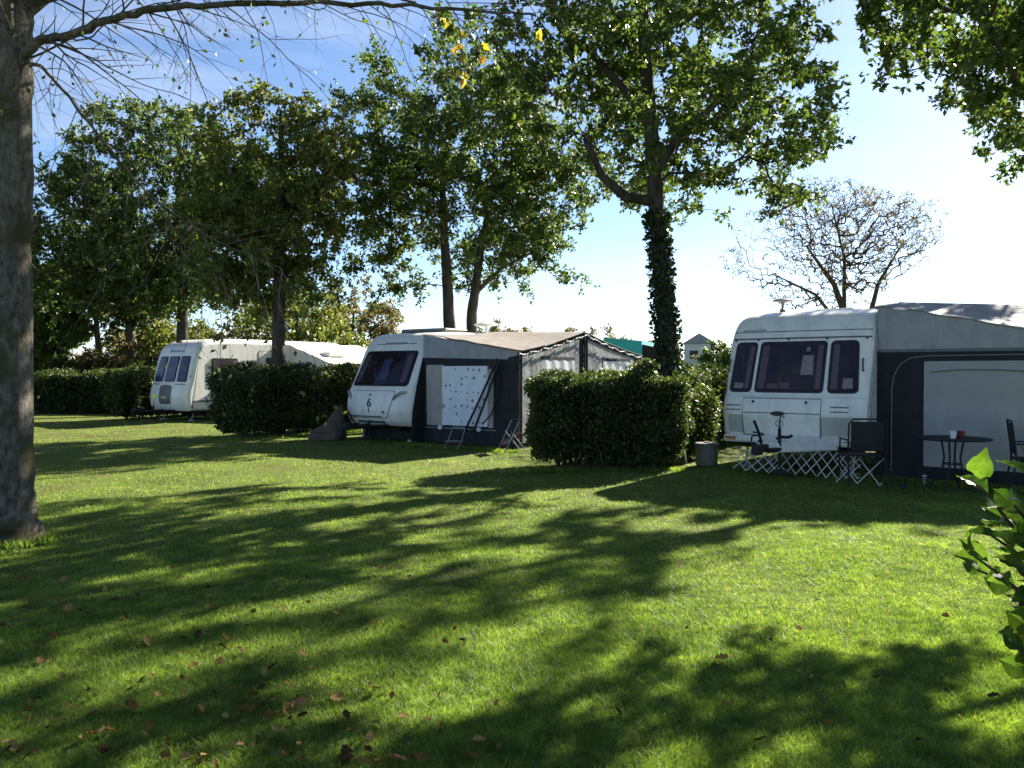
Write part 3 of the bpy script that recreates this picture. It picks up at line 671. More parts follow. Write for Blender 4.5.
# --- middle caravan (pitch six)
def middle_caravan():
    W, L = 2.2, 6.0; loc = (-4.08, 19.3, 0)
    c = empty('caravan', loc, -A2)
    tag(c, 'white caravan with one wide raked window and the number 6 on its nose', 'caravan', 'caravans pitched along the lawn')
    sh = Shell(W, [(.14, .36), (.03, .48), (-.03, .70), (.0, 1.0), (.06, 1.18), (.12, 1.27), (.36, 1.68), (.60, 2.08), (.66, 2.17), (.80, 2.36), (1.02, 2.50), (1.45, 2.56)],
               [(1.45, 2.56), (2.2, 2.58), (4.6, 2.60), (5.3, 2.55), (5.8, 2.3), (5.95, 1.8), (6.0, 1.0), (5.95, .36)], r=.13, bow=.14)
    sh.body(M['white'], c); fr = sh.front
    window(fr, c, .17, 1.97, 1.27, 2.10, .08, (.06, -.06), items=[('curtain', .26, .42, 1.36, 2.0, (.04, .03), 'curtain'), ('curtain', 1.72, 1.87, 1.36, 2.0, (-.03, -.05), 'curtain'), ('blueblind', .95, 1.28, 1.40, 1.9, (.03, -.04), 'blind')])
    b = MB(); b.panel(fr, .45, 1.75, 2.26, 2.275, 0, .006, .012, cols=10); b.panel(fr, .75, 1.45, 2.285, 2.30, 0, .008, .012, cols=6); b.build('seam', M['seam'], c)
    g = MB(); g.panel(fr, .33, 1.52, .53, 1.17, .10, .004, .012, cols=10, taper=(-.10, .22)); go = g.build('locker_gap', M['seam'], c)
    lk = MB(); lk.panel(fr, .345, 1.505, .545, 1.155, .09, .009, .012, cols=10, taper=(-.10, .22)); lo = lk.build('locker_door', M['white'], c); go.parent = lo
    b = MB(); b.panel(fr, .45, 1.35, .56, .585, .01, .02, .02, cols=8); b.build('lip', M['seam'], lo)
    q = fr(.95, .88, .024); text_part('number', '6', M['black'], lo, q, (R(80), 0, 0), .30, .003)
    b = MB(); b.prism([(.90, 1.05), (1.0, 1.05), (.95, 1.10)], lambda p, d: fr(p[0], p[1], d), .014, .010); b.build('badge', M['black'], lo)
    b = MB(); b.panel(fr, .925, .955, .67, .76, .004, .014, .006, cols=1); b.build('mark', M['seam'], lo)
    b = MB(); b.tube([fr(1.42, .68, .01), fr(1.42, .68, .03)], .025, 10); b.build('lock', M['black'], lo, True)
    for x0, x1 in ((1.68, 2.0), (.26, .06)):
        b = MB(); b.tube([fr(x0, .98, .0), fr(x0 + (x1 - x0) * .2, 1.03, .04), fr(x0 + (x1 - x0) * .7, 1.12, .05), fr(x1, 1.14, .0)], .03, 8); b.build('grab_handle', M['steel'], c, True)
    b = MB(); b.panel(fr, .5, 1.4, .42, .47, .015, .012, .02, cols=8); b.build('slot', M['seam'], c)
    b = MB(); b.box((1.0, 2.2, 2.64), (1.5, .9, .09), bev=.035); b.build('rooflight', M['greyplastic'], c)
    b = MB(); b.lathe([(.05, -.1), (.03, 0), (.03, .12), (.07, .15), (.30, .18), (.33, .20), (.2, .26), (.05, .30)], (1.9, 3.2, 2.62), 26); b.build('aerial', M['whiteplastic'], c, True)
    window(sh.side, c, 3.2, 4.2, 1.25, 2.0, .06); dr = MB(); dr.panel(sh.side, 2.2, 2.85, .5, 2.2, .08, .012, .02); dr.build('door', M['white'], c)
    window(sh.left, c, 1.4, 2.6, 1.2, 2.0, .06)
    b = MB(); b.box((W / 2, L / 2 + .2, .35), (W - .1, L - .6, .03)); b.build('floor_pan', M['darkmetal'], c)
    b = MB(); b.box((W / 2, .55, .17), (W - .3, .04, .30)); b.build('wind_skirt', M['navycloth'], c)
    for x in (.16, W - .16): wheel(c, x, 3.2)
    chassis(c, W, L, .36); hitch(c, W, .42, False, .75, jock=.08)
    return c
# --- far caravan
def far_caravan():
    W, L = 2.25, 7.2; loc = (-12.26, 27.0, 0)
    c = empty('caravan', loc, -A3)
    tag(c, 'farthest long white caravan under the trees, with three blue-grey front windows', 'caravan', 'caravans pitched along the lawn')
    sh = Shell(W, [(.12, .34), (.03, .5), (.0, .8), (.05, 1.1), (.11, 1.25), (.22, 1.7), (.35, 2.15), (.40, 2.26), (.52, 2.46), (.8, 2.62), (1.2, 2.70)],
               [(1.2, 2.70), (2.2, 2.72), (5.6, 2.72), (6.6, 2.66), (7.0, 2.3), (7.1, 1.4), (7.1, .34)], r=.10, bow=.08)
    sh.body(M['white'], c); fr = sh.front
    for a0, a1, tp in ((.20, .74, (.08, .05)), (.84, 1.46, (.03, .0)), (1.56, 2.06, (-.02, -.05))):
        window(fr, c, a0, a1, 1.28, 2.12, .06, tp, back='blueblind')
    b = MB(); b.panel(fr, .72, 1.40, .55, 1.16, .10, .012, .02, cols=8); lo = b.build('locker_door', M['darkgrey'], c)
    b = MB(); b.panel(fr, .85, 1.2, .72, .80, .03, .02, .015, cols=4); b.build('handle', M['steel'], lo)
    for x0, x1 in ((.15, .62), (1.5, 2.05)):
        b = MB(); b.panel(fr, x0, x1, 1.19, 1.215, 0, .006, .012); b.build('seam', M['seam'], c)
    b = MB()
    for i, h in enumerate((.09, .06, .06, .08, .06, .05, .06)): x = .75 + i * .12; b.panel(fr, x, x + .075, 2.26, 2.26 + h, .006, .006, .01, cols=1, taper=(.03, .03))
    b.build('lettering', M['blueblind'], c)
    b = MB(); b.box((.9, .62, 2.62), (.22, .12, .07), bev=.02); b.build('roof_clip', M['darkmetal'], c)
    window(sh.side, c, .95, 1.95, 1.15, 2.06, .06, items=[('curtain', 1.0, 1.2, 1.22, 2.0, (0, 0), 'curtain'), ('curtain', 1.7, 1.9, 1.22, 2.0, (0, 0), 'curtain')])
    b = MB(); b.panel(sh.side, 2.78, 3.52, .50, 2.34, .08, .004, .012); g = b.build('door_gap', M['seam'], c)
    b = MB(); b.panel(sh.side, 2.80, 3.50, .52, 2.32, .07, .010, .012); d = b.build('door', M['white'], c); g.parent = d
    sd2 = lambda a, bb, off: sh.side(a, bb, off + .008)
    panel_part('pane', M['inside'], d, sd2, 3.08, 3.34, 1.35, 2.1, .05, .01, .015)
    window(sh.side, c, 4.4, 5.2, 1.2, 2.0, .06)
    window(sh.left, c, 1.0, 2.2, 1.2, 2.0, .06)
    b = MB(); b.panel(sh.side, .3, 7.0, .62, .68, 0, .006, .012, cols=20); b.build('waist_stripe', M['seam'], c)
    b = MB(); b.box((W / 2, L / 2 + .1, .33), (W - .1, L - .6, .03)); b.build('floor_pan', M['darkmetal'], c)
    for x in (.16, W - .16): wheel(c, x, 3.6)
    for y in (3.25, 3.95):
        pass
    chassis(c, W, L, .34); hitch(c, W, .40, False, .95, jock=.2)
    return c
near_caravan(); middle_caravan(); far_caravan()

# ------------------------------------------------------------------ awnings: x outward from the caravan side, y along it, z up
def awning(label, loc, a, D, L, zf0, zf1, zr0, zr1, tr, roof, gus, wall, zg, sag=.06):
    o = empty('awning', loc, -a); tag(o, label, 'awning', 'caravan awnings')
    def zroof(x, y):
        f = x / D; ze = zf0 + (zf1 - zf0) * f ** 1.1; zr = zr0 + (zr1 - zr0) * f
        k = min(1, y / tr) if y < tr else min(1, max(0, (L - y) / (L - tr)))
        s_ = sag * (math.sin(math.pi * k) * .8 + .5 * math.sin(math.pi * f) * math.sin(math.pi * k)) + .012 * math.sin(x * 9 + y * 5) * (1 - k) * (x < D * .6)
        return ze + (zr - ze) * k - s_
    nx, ny = 22, 34; vs = []; fs = []
    for j in range(ny + 1):
        for i in range(nx + 1):
            x = D * 1.015 * i / nx; y = -.03 + (L + .06) * j / ny
            vs.append((x, y, zroof(min(x, D), min(max(y, 0), L)) + .01))
    for j in range(ny):
        for i in range(nx): fs.append((j * (nx + 1) + i, j * (nx + 1) + i + 1, (j + 1) * (nx + 1) + i + 1, (j + 1) * (nx + 1) + i))
    r = link_mesh('roof', vs, fs, M[roof], o, True); md = r.modifiers.new('cloth', 'SOLIDIFY'); md.thickness = .012; md.offset = 1
    return o, zroof
def strip_wall(pts, y0, y1):
    """wall over (x, z) outline as a thin slab between depths y0, y1"""
    b = MB(); b.prism(pts, lambda p, d: (p[0], d, p[1]), y0, y1); return b
# near awning
o1 = frame_pt((3.43, 13.28), A1, 2.3 + .015, .55)
aw, zr = awning('grey and charcoal awning with a pale zip panel joined to the nearest caravan', o1, A1, 2.55, 5.0, 2.60, 2.02, 2.76, 2.58, 1.5, 'roofgrey', 'greycloth', 'navycloth', 1.93)
D = 2.55
end = lambda x, z, off: (x, -off, z)
xs = list(np.linspace(0, D, 12))
b = strip_wall([(0, 1.93), (D, 1.93)] + [(x, zr(x, 0) + .008) for x in xs[::-1]], 0, .012); b.build('gusset', M['greycloth'], aw)
b = MB(); b.tube([(-.03, y, 2.585 + .15 * min(1, y / 1.5)) for y in np.linspace(.02, 4.9, 12)], .03, 8); b.build('piping', M['roofgrey'], aw, True)
b = strip_wall([(-.02, .02), (D, .02), (D, 1.928), (-.02, 1.928)], 0, .012); b.build('end_wall', M['navycloth'], aw)
wv = lambda a, b_: .006 * math.sin(a * 7 + b_ * 3) + .004 * math.sin(b_ * 11 + a * 2)
panel_part('zip_panel', M['palepanel'], aw, end, .64, 2.47, .20, 1.76, .02, .012, .02, cols=24, wav=wv)
b = MB(); b.tube([(.20, -.012, .1), (.20, -.012, 1.35), (.23, -.012, 1.55), (.32, -.012, 1.72), (.46, -.012, 1.81), (.7, -.012, 1.84), (2.5, -.012, 1.85)], .007, 6); b.build('zip', M['piping'], aw, True)
b = MB(); b.tube([(.74, -.022, 1.60), (1.1, -.026, 1.635), (1.6, -.026, 1.63), (2.4, -.022, 1.58)], .008, 6); b.build('tie', M['seam'], aw, True)
b = MB(); b.panel(end, 0, D, 1.90, 1.945, 0, .006, .01, cols=10); b.build('hem', M['piping'] if False else M['seam'], aw)
fs_ = lambda y, z, off: (D + off, y, z)
b = MB(); b.prism([(0, .02), (5.0, .02)] + [(y, zr(D, y) - .006) for y in np.linspace(5, 0, 16)], lambda p, d: (D + d, p[0], p[1]), 0, -.012); b.build('front_wall', M['navycloth'], aw)
for y0, y1 in ((.4, 2.2), (2.6, 4.6)): panel_part('window_panel', M['palepanel'], aw, fs_, y0, y1, .6, 1.8, .04, .008, .012, cols=10)
for x, y in ((D, 0), (D, 5.0), (0.03, 0)): tube_part('pole', M['steel'], aw, [(x - .03, y + .03, 0), (x - .03, y + .03, zr(x, y) - .03)], .014)
b = MB(); b.panel(end, .02, D - .02, .03, .19, .0, .006, .01, cols=10, wav=lambda a, q: .01 * math.sin(a * 13)); b.build('mud_flap', M['navycloth'], aw)

# middle awning
o2 = frame_pt((-4.08, 19.3), A2, 2.2 + .015, .45)
D = 2.65; L2 = 5.6
aw2, zr2 = awning('brown-roofed charcoal awning on the middle caravan with a patterned curtain behind its clear side', o2, A2, D, L2, 2.44, 2.02, 2.60, 2.53, 2.66, 'roofbrown', 'taupe', 'navycloth', 1.93, sag=.05)
xs = list(np.linspace(.0, D, 12))
b = strip_wall([(.0, 1.93), (D, 1.86)] + [(x, zr2(x, 0) - .006) for x in xs[::-1]], 0, .012); b.build('gusset', M['greycloth'], aw2)
b = strip_wall([(-.06, .02), (D, .02), (D, 1.858), (-.02, 1.928)], 0, .012); b.build('end_wall', M['navycloth'], aw2)
fl = MB(); fl.prism([(-.42, .04), (.0, .04), (.0, 1.93), (-.02, 1.93), (-.22, 1.3), (-.36, .7)], lambda p, d: (d, p[0], p[1]), -.006, .006); fl.build('draught_flap', M['navycloth'], aw2)
wv2 = lambda a, q: .010 * math.sin(a * 22 + math.sin(q * 3)) + .004 * math.sin(q * 9)
panel_part('curtain', M['taupe'], aw2, end, .12, .64, .40, 1.76, .03, .022, .03, cols=26, wav=wv2)
panel_part('curtain', M['taupe'], aw2, end, 1.86, 2.02, .40, 1.66, .03, .022, .03, cols=12, wav=wv2)
def dotmat():
    m, nt, out = newmat('patterned_curtain')
    p = nt.nodes.new('ShaderNodeBsdfPrincipled'); p.inputs['Roughness'].default_value = .35
    tc = nt.nodes.new('ShaderNodeTexCoord'); mp = nt.nodes.new('ShaderNodeMapping'); mp.inputs['Scale'].default_value = (6.2, 0, 6.2)
    vo = nt.nodes.new('ShaderNodeTexVoronoi'); vo.inputs['Scale'].default_value = 1.0; vo.inputs['Randomness'].default_value = .35
    nt.links.new(tc.outputs['Object'], mp.inputs['Vector']); nt.links.new(mp.outputs[0], vo.inputs['Vector'])
    nz = nt.nodes.new('ShaderNodeTexNoise'); nz.inputs['Scale'].default_value = 14; nt.links.new(tc.outputs['Object'], nz.inputs['Vector'])
    ad = nt.nodes.new('ShaderNodeMath'); ad.operation = 'MULTIPLY_ADD'; ad.inputs[1].default_value = .25; nt.links.new(nz.outputs['Fac'], ad.inputs[0]); nt.links.new(vo.outputs['Distance'], ad.inputs[2])
    cr = nt.nodes.new('ShaderNodeValToRGB'); e = cr.color_ramp.elements; e[0].position = .30; e[0].color = (.13, .16, .26, 1); e[1].position = .37; e[1].color = (.60, .62, .68, 1)
    nt.links.new(ad.outputs[0], cr.inputs['Fac']); nt.links.new(cr.outputs['Color'], p.inputs['Base Color']); nt.links.new(p.outputs[0], out.inputs[0]); return m
panel_part('curtain', dotmat(), aw2, end, .60, 1.88, .42, 1.73, .03, .040, .04, cols=50, wav=lambda a, q: .012 * math.sin((a - .35 * q) * 16) * (1.2 - .5 * q) + .004 * math.sin(q * 8))
# front wall: charcoal with pale panels and dark window heads
b = MB(); b.prism([(0, .02), (L2, .02)] + [(y, zr2(D, y) - .006) for y in np.linspace(L2, 0, 20)], lambda p, d: (D + d, p[0], p[1]), 0, -.012); b.build('front_wall', M['navycloth'], aw2)
fs2 = lambda y, z, off: (D + off, y, z)
for y0, y1 in ((.15, 2.45), (2.85, 5.2)):
    b = MB(); top = [(y, min(2.36, zr2(D, y) - .12)) for y in np.linspace(y1, y0, 8)]
    b.prism([(y0, .10), (y1, .10)] + top, lambda p, d: (D + d, p[0], p[1]), .012, .001); b.build('wall_panel', M['palepanel'], aw2)
    p0, p1 = y0 + .7, y1 - .2
    panel_part('window_head', M['navycloth'], aw2, fs2, p0, p1, 1.87, 1.94, .0, .02, .02)
    panel_part('window_panel', M['whiteplastic'], aw2, fs2, p0 + .02, p1 - .02, .75, 1.865, .03, .017, .01, cols=24, wav=lambda a, q: .004 * math.sin(a * 17 + q * 5))
for y in (0, 2.66, L2): tube_part('pole', M['darkmetal'], aw2, [(D + .02, y + .02, 0), (D + .02, y + .02, zr2(D, y) - .03)], .018)
b = MB(); b.prism([(D - .42, .02), (D + .06, .02), (D + .015, 1.2), (D + .01, 1.95), (D - .24, 1.90), (D - .30, 1.1)], lambda p, d: (p[0], d, p[1]), -.020, -.030); b.build('corner_flap', M['navycloth'], aw2)
b = MB(); b.panel(end, .1, 2.1, .34, .36, 0, .03, .012, cols=20); b.build('hem', M['piping'], aw2)
b = MB()
for x0, z0, x1, z1 in ((2.20, 1.88, 1.36, .33), (2.26, 1.86, 1.60, .33)): b.tube([(x0, -.10, z0), ((x0 + x1) / 2, -.13, (z0 + z1) / 2 - .02), (x1, -.16, z1)], .026, 6)
b.tube([(2.22, -.06, 1.60), (2.16, -.06, 1.1), (2.0, -.06, .7), (1.75, -.06, .48)], .014, 6)
b.build('storm_strap', M['black'], aw2, True)
for x in (.56, 1.66): 
    b = MB(); b.lathe([(.01, -.05), (.05, -.04), (.055, .0), (.05, .04), (.01, .05)], (x, -.06, .36), 12); b.build('toggle', M['whiteplastic'], aw2, True)
# far awning, cream roof
o3 = frame_pt((-12.26, 27.0), A3, 2.25 + .015, 3.75)
D3, L3 = 2.5, 3.6
aw3, zr3 = awning('cream-roofed awning on the far white caravan behind the second hedge', o3, A3, D3, L3, 2.62, 1.88, 2.66, 1.90, 1.8, 'roofcream', 'taupe', 'cream', 1.9, sag=.03)
b = strip_wall([(0, .02), (D3, .02)] + [(x, zr3(x, 0) - .006) for x in np.linspace(D3, 0, 10)], 0, .012); b.build('end_wall', M['cream'], aw3)
b = MB(); b.prism([(0, .02), (L3, .02)] + [(y, zr3(D3, y) - .006) for y in np.linspace(L3, 0, 12)], lambda p, d: (D3 + d, p[0], p[1]), 0, -.012); b.build('front_wall', M['navycloth'], aw3)
for y0, y1 in ((.3, 1.6), (1.9, 3.3)): panel_part('window_panel', M['palepanel'], aw3, lambda y, z, off: (D3 + off, y, z), y0, y1, .6, 1.65, .04, .008, .012)
b = MB(); b.box((D3 * .62, 1.0, zr3(D3 * .62, 1.0) + .07), (.5, .75, .16), bev=.03); b.build('roof_vent', M['whiteplastic'], aw3)

# festoon lights on the brown awning: one string, each bulb a part
fo = empty('string_lights', frame_pt((-4.08, 19.3), A2, 2.2 + .015 + 2.65, .45, 1.9), -A2); tag(fo, 'string of small white bulbs along the gable of the brown awning', 'string lights')
pts = []; n = 44
for i in range(n):
    y = -.02 + (L2 + .04) * i / (n - 1); pts.append((.065, y, zr2(2.65, min(max(y, 0), L2)) - .03 - .05 * abs(math.sin(i * .9)) - 1.9))
b = MB(); b.tube(pts, .005, 5); b.build('cable', M['black'], fo, True)
bm_ = MB(); bm_.lathe([(.004, -.034), (.015, -.024), (.018, -.006), (.011, .012), (.005, .024)], (0, 0, 0), 10)
b0 = bm_.build('bulb', M['bulb'], fo, True); b0.location = pts[0]
for p in pts[1:]:
    c_ = b0.copy(); COL.objects.link(c_); c_.parent = fo; c_.location = p

# ------------------------------------------------------------------ things by the nearest awning
def garden_table(loc):
    t = empty('garden_table', loc); tag(t, 'round black glass-topped garden table in front of the grey zip panel', 'table')
    b = MB(); b.lathe([(.462, -.012), (.475, -.006), (.478, 0), (.475, .008), (.462, .012)], (0, 0, .70), 40); b.build('rim', M['darkmetal'], t, True)
    b = MB(); b.lathe([(.02, -.004), (.465, -.004), (.465, .004), (.02, .004)], (0, 0, .702), 40); b.build('tabletop', M['smoke'], t)
    for k in range(4):
        q = R(45 + 90 * k); c, s = math.cos(q), math.sin(q)
        tube_part('leg', M['darkmetal'], t, [(.30 * c, .30 * s, .0), (.12 * c, .12 * s, .30), (.10 * c, .10 * s, .45), (.14 * c, .14 * s, .69)], .013)
    b = MB()
    for z, r in ((.36, .115), (.685, .15)): b.tube([(r * math.cos(q), r * math.sin(q), z) for q in np.linspace(0, 2 * math.pi, 21)], .009, 6)
    b.build('brace', M['darkmetal'], t, True)
    return t
M['smoke'] = surface('smoked_glass', (0.035, 0.04, 0.04), 0.12, 0.1, 3, spec=.6)
TX, TY = 5.95, 10.85
garden_table((TX, TY, 0))
def cup(name, label, loc, r, h, mat, hnd=False):
    t = empty(name, loc); tag(t, label, 'cup')
    b = MB(); b.lathe([(r * .72, 0), (r * .78, .006), (r, h), (r * .93, h), (r * .72, .012), (.004, .010)], (0, 0, 0), 18); b.build('body', M[mat], t, True)
    if hnd:
        b = MB(); b.tube([(r * .85, 0, h * .2), (r * 1.5, 0, h * .3), (r * 1.6, 0, h * .6), (r * 1.2, 0, h * .85), (r * .95, 0, h * .8)], .006, 6); b.build('handle', M[mat], t, True)
    return t
cup('cup', 'white cup on the round glass table', (TX - .045, TY - .1, .707), .043, .10, 'whiteplastic')
cup('cup', 'dark red mug beside the white cup on the round table', (TX + .065, TY - .08, .707), .045, .105, 'red', True)

def garden_chair(label, loc, rz):
    c = empty('garden_chair', loc, rz); tag(c, label, 'chair', 'black garden chairs by the near awning')
    w, zs = .25, .43                                     # faces -y
    b = MB(); b.box((0, 0, zs), (.46, .44, .018), bev=.008); b.build('seat', M['darkmetal'], c)
    b = MB(); b.box((0, .245, .70), (.44, .014, .42), bev=.006, tilt=-.12); b.build('backrest', M['navycloth'], c)
    fr = [(-w, .22, .40), (-w, .235, .60), (-w, .27, .88), (-w + .05, .28, .945), (w - .05, .28, .945), (w, .27, .88), (w, .235, .60), (w, .22, .40)]
    tube_part('back_frame', M['darkmetal'], c, fr, .0125)
    for s in (-1, 1):
        tube_part('leg', M['darkmetal'], c, [(s * w, -.26, 0), (s * w, -.21, .43), (s * w, -.2, .63)], .0125)
        tube_part('leg', M['darkmetal'], c, [(s * w, .31, 0), (s * w, .22, .40)], .0125)
        b = MB(); b.box((s * w, .0, .645), (.045, .46, .022), bev=.008); b.build('armrest', M['black'], c)
        b = MB(); b.tube([(s * w, -.22, .42), (s * w, .22, .41)], .011); b.build('seat_rail', M['darkmetal'], c, True)
    return c
garden_chair('black garden chair against the corner of the nearest caravan, left of the glass table', (4.98, 11.42, 0), R(172))
garden_chair('black garden chair right of the round glass table behind the leafy shrub', (6.98, 10.75, 0), R(65))

def trellis(label, p0, p1, cell, h, z0, lean=.06, tilt=0.0, gap=0.0):
    """expanding scissor trellis: crossed white laths pinned where they cross"""
    t = empty('trellis', (p0[0], p0[1], 0)); tag(t, label, 'trellis', 'scissor trellis under the nearest caravan')
    d = np.array([p1[0] - p0[0], p1[1] - p0[1], 0.0]); L = np.linalg.norm(d); d /= L; nrm = np.array([d[1], -d[0], 0.0])
    dz = (p1[2] - p0[2]) if len(p0) > 2 else 0
    b = MB(); n = int(L / cell); g = np.random.default_rng(int(L * 100))
    def bar(x0, za, x1, zb, o):
        a = d * x0 + nrm * (o + lean * (1 - za / h)); e = d * x1 + nrm * (o + lean * (1 - zb / h))
        a[:2] += g.normal(size=2) * .012; za += g.normal() * .012; zb += g.normal() * .012
        a = np.array([a[0], a[1], z0 + za + tilt * x0]); e = np.array([e[0], e[1], z0 + zb + tilt * x1]); u = unit(e - a); s = np.cross(u, nrm); w, k = .0065, .003
        vs = [q + s * i * w + nrm * j * k for q in (a, e) for i, j in ((-1, -1), (1, -1), (1, 1), (-1, 1))]
        b.add(vs, [(0, 1, 2, 3), (7, 6, 5, 4), (0, 4, 5, 1), (1, 5, 6, 2), (2, 6, 7, 3), (3, 7, 4, 0)])
    rows = max(1, round(h / cell)); m = rows
    def seg(i0, sgn, o):
        x0, za, x1, zb = i0 * cell, 0.0, (i0 + sgn * m) * cell, h
        lo, hi = min(x0, x1), max(x0, x1)
        if hi <= 0 or lo >= L: return
        f0 = max(0, -lo / (hi - lo)) ; f1 = min(1, (L - lo) / (hi - lo))
        if sgn > 0: bar(lo + f0 * (hi - lo), f0 * h, lo + f1 * (hi - lo), f1 * h, o)
        else: bar(lo + f0 * (hi - lo), (1 - f0) * h, lo + f1 * (hi - lo), (1 - f1) * h, o)
    for i in range(-m, n + m + 1): seg(i, 1, .004); seg(i, -1, -.004)
    b.build('lattice', M['lath'], t)
    return t
fp = lambda x, y: frame_pt((3.43, 13.28), A1, x, y)[:2]
trellis('wide white scissor trellis leaning under the nose of the nearest caravan', fp(.92, -.26), fp(2.30, -.36), .15, .37, .05)
trellis('shorter open white trellis left of the coupling under the nearest caravan', fp(.42, -.32), fp(1.20, -.50), .20, .33, .07, tilt=-.02)
trellis('loosely stretched end of white trellis beside the black chair leg', fp(2.0, -.46), fp(2.62, -.50), .30, .36, .0, tilt=.02)

wb = empty('water_tub', (3.34, 13.78, 0)); tag(wb, 'squat grey tub with a flat lid between the hedge and the nearest caravan', 'tub')
b = MB(); b.lathe([(.17, 0), (.185, .02), (.19, .30), (.18, .34)], (0, 0, 0), 28); b.build('body', M['greyplastic'], wb, True)
b = MB(); b.lathe([(.02, .33), (.205, .335), (.21, .365), (.19, .385), (.05, .39), (.05, .41), (.02, .41)], (0, 0, 0), 28); b.build('lid', M['greyplastic'], wb, True)
sl = empty('stake_light', (5.42, 10.55, 0)); tag(sl, 'small pale stake light in the grass before the near awning', 'garden light')
tube_part('stake', M['darkmetal'], sl, [(0, 0, 0), (0, 0, .14)], .008); b = MB(); b.lathe([(.010, .12), (.018, .14), (.02, .22), (.028, .23), (.027, .245), (.008, .255)], (0, 0, 0), 14); b.build('lamp', M['steel'], sl, True)
tr_ = empty('folding_trolley', (5.35, 11.0, 0), R(10)); tag(tr_, 'low folded metal stand lying between the black chair and the glass table', 'stand')
b = MB()
for p in (((-.15, .1, .30), (.45, -.05, .24)), ((-.1, -.15, .02), (.2, .1, .30)), ((.40, -.2, .02), (.15, .1, .30)), ((-.1, .25, .02), (.1, .1, .30))): b.tube(p, .010, 6)
b.build('frame', M['darkmetal'], tr_, True)
b = MB(); b.lathe([(.01, -.02), (.05, -.015), (.05, .015), (.01, .02)], (-.1, -.15, .05), 14); b.build('wheel', M['rubber'], tr_, True)

# ------------------------------------------------------------------ things by the middle caravan
sk = empty('covered_bundle', (-4.42, 19.15, 0), R(-5)); tag(sk, 'slumped brown tarpaulin bundle on the grass at the nose of the middle caravan', 'bundle')
b = MB(); vs = []; fs = []; g = np.random.default_rng(5)
nu, nv = 24, 9
for j in range(nv + 1):
    f = j / nv
    for i in range(nu):
        q = 2 * math.pi * i / nu; rx, ry = .42 * (1 - .55 * f ** 1.6), .36 * (1 - .5 * f ** 1.5)
        sx = np.sign(math.cos(q)) * abs(math.cos(q)) ** .6; sy = np.sign(math.sin(q)) * abs(math.sin(q)) ** .6
        wv_ = 1 + .05 * math.sin(q * 5 + f * 6) + .03 * math.sin(q * 11)
        vs.append((rx * sx * wv_ + .16 * f, ry * sy * wv_, .70 * f * (.82 + .34 * sx * (f)) + .015 * math.sin(q * 7) * f))
for j in range(nv):
    for i in range(nu): fs.append((j * nu + i, j * nu + (i + 1) % nu, (j + 1) * nu + (i + 1) % nu, (j + 1) * nu + i))
fs.append(tuple(range(nv * nu, nv * nu + nu))); b.add(vs, fs); b.build('cover', M['tarp'], sk, True)
tube_part('tie', M['black'], sk, [(.42 * math.cos(q) + .02, .35 * math.sin(q), .18) for q in np.linspace(0, 2 * math.pi, 24)], .008, 5)

st = empty('folding_step', (-1.20, 16.75, 0), R(-36)); st.scale = (.85, .85, .78); tag(st, 'small folding step stool with tubular frame before the patterned curtain', 'step stool')
b = MB(); b.box((0, 0, .20), (.42, .26, .03), bev=.01); b.build('tread', M['greyplastic'], st)
for s in (-1, 1):
    tube_part('leg', M['steel'], st, [(s * .21, -.16, 0), (s * .21, .02, .22), (s * .20, .16, .52)], .012)
    tube_part('leg', M['steel'], st, [(s * .20, .18, 0), (s * .20, -.05, .20)], .012)
tube_part('hoop', M['steel'], st, [(-.20, .16, .52), (-.17, .17, .56), (.17, .17, .56), (.20, .16, .52)], .012)
fc = empty('folding_chair', (.02, 16.25, 0), R(-70)); tag(fc, 'folded dark camp chair leaning at the foot of the awning corner post', 'chair')
for s in (-1, 1):
    tube_part('leg', M['steel'], fc, [(s * .22, -.25, 0), (s * .22, .05, .62)], .011)
    tube_part('leg', M['steel'], fc, [(s * .19, .22, 0), (s * .19, -.12, .42)], .011)
b = MB(); b.box((0, -.06, .25), (.40, .46, .02), tilt=.55, bev=.006); b.build('seat', M['navycloth'], fc)
b = MB(); b.box((0, .03, .52), (.42, .02, .26), tilt=-.4, bev=.006); b.build('backrest', M['navycloth'], fc)

# ------------------------------------------------------------------ hedges
hedge('hedge', 'dark clipped hedge at the foot of the ivy-clad tree, left of the nearest caravan', (0.30, 13.15, 0), R(-4),
      [(0, 2.6, 0, 1.25, .12, 1.50), (1.75, 2.65, 1.0, 2.6, .1, 1.60)], 62000, .058, 3)
hedge('hedge', 'sunlit-topped hedge running back along the far side of the nearest caravan', (2.55, 15.6, 0), -A1,
      [(-.15, .85, -.6, 6.5, .1, 1.60)], 38000, .062, 4)
hedge('hedge', 'dark hedge in front of the long far caravan, right of its nose', (-7.45, 19.75, 0), -A3,
      [(0, 1.3, 0, 5.6, .12, 1.62)], 52000, .068, 5)
hedge('hedge', 'shaded hedge running back between the tub and the nearest caravan', (2.58, 13.95, 0), -A1,
      [(-.35, .35, 0, 1.9, .05, 1.15)], 12000, .060, 6)
hedge('hedge', 'long shaded hedge at the far left beyond the lawn', (-19.0, 31.0, 0), R(6),
      [(0, 6.6, 0, 1.3, .1, 1.52)], 34000, .085, 7)
hedge('hedge', 'shaded hedge end beside the nose of the far caravan', (-13.9, 27.4, 0), -A3,
      [(0, 1.1, 0, 5.5, .12, 1.62)], 30000, .08, 8)

# ------------------------------------------------------------------ trees
def P_(u, v, Y): return at(u, v, Y)
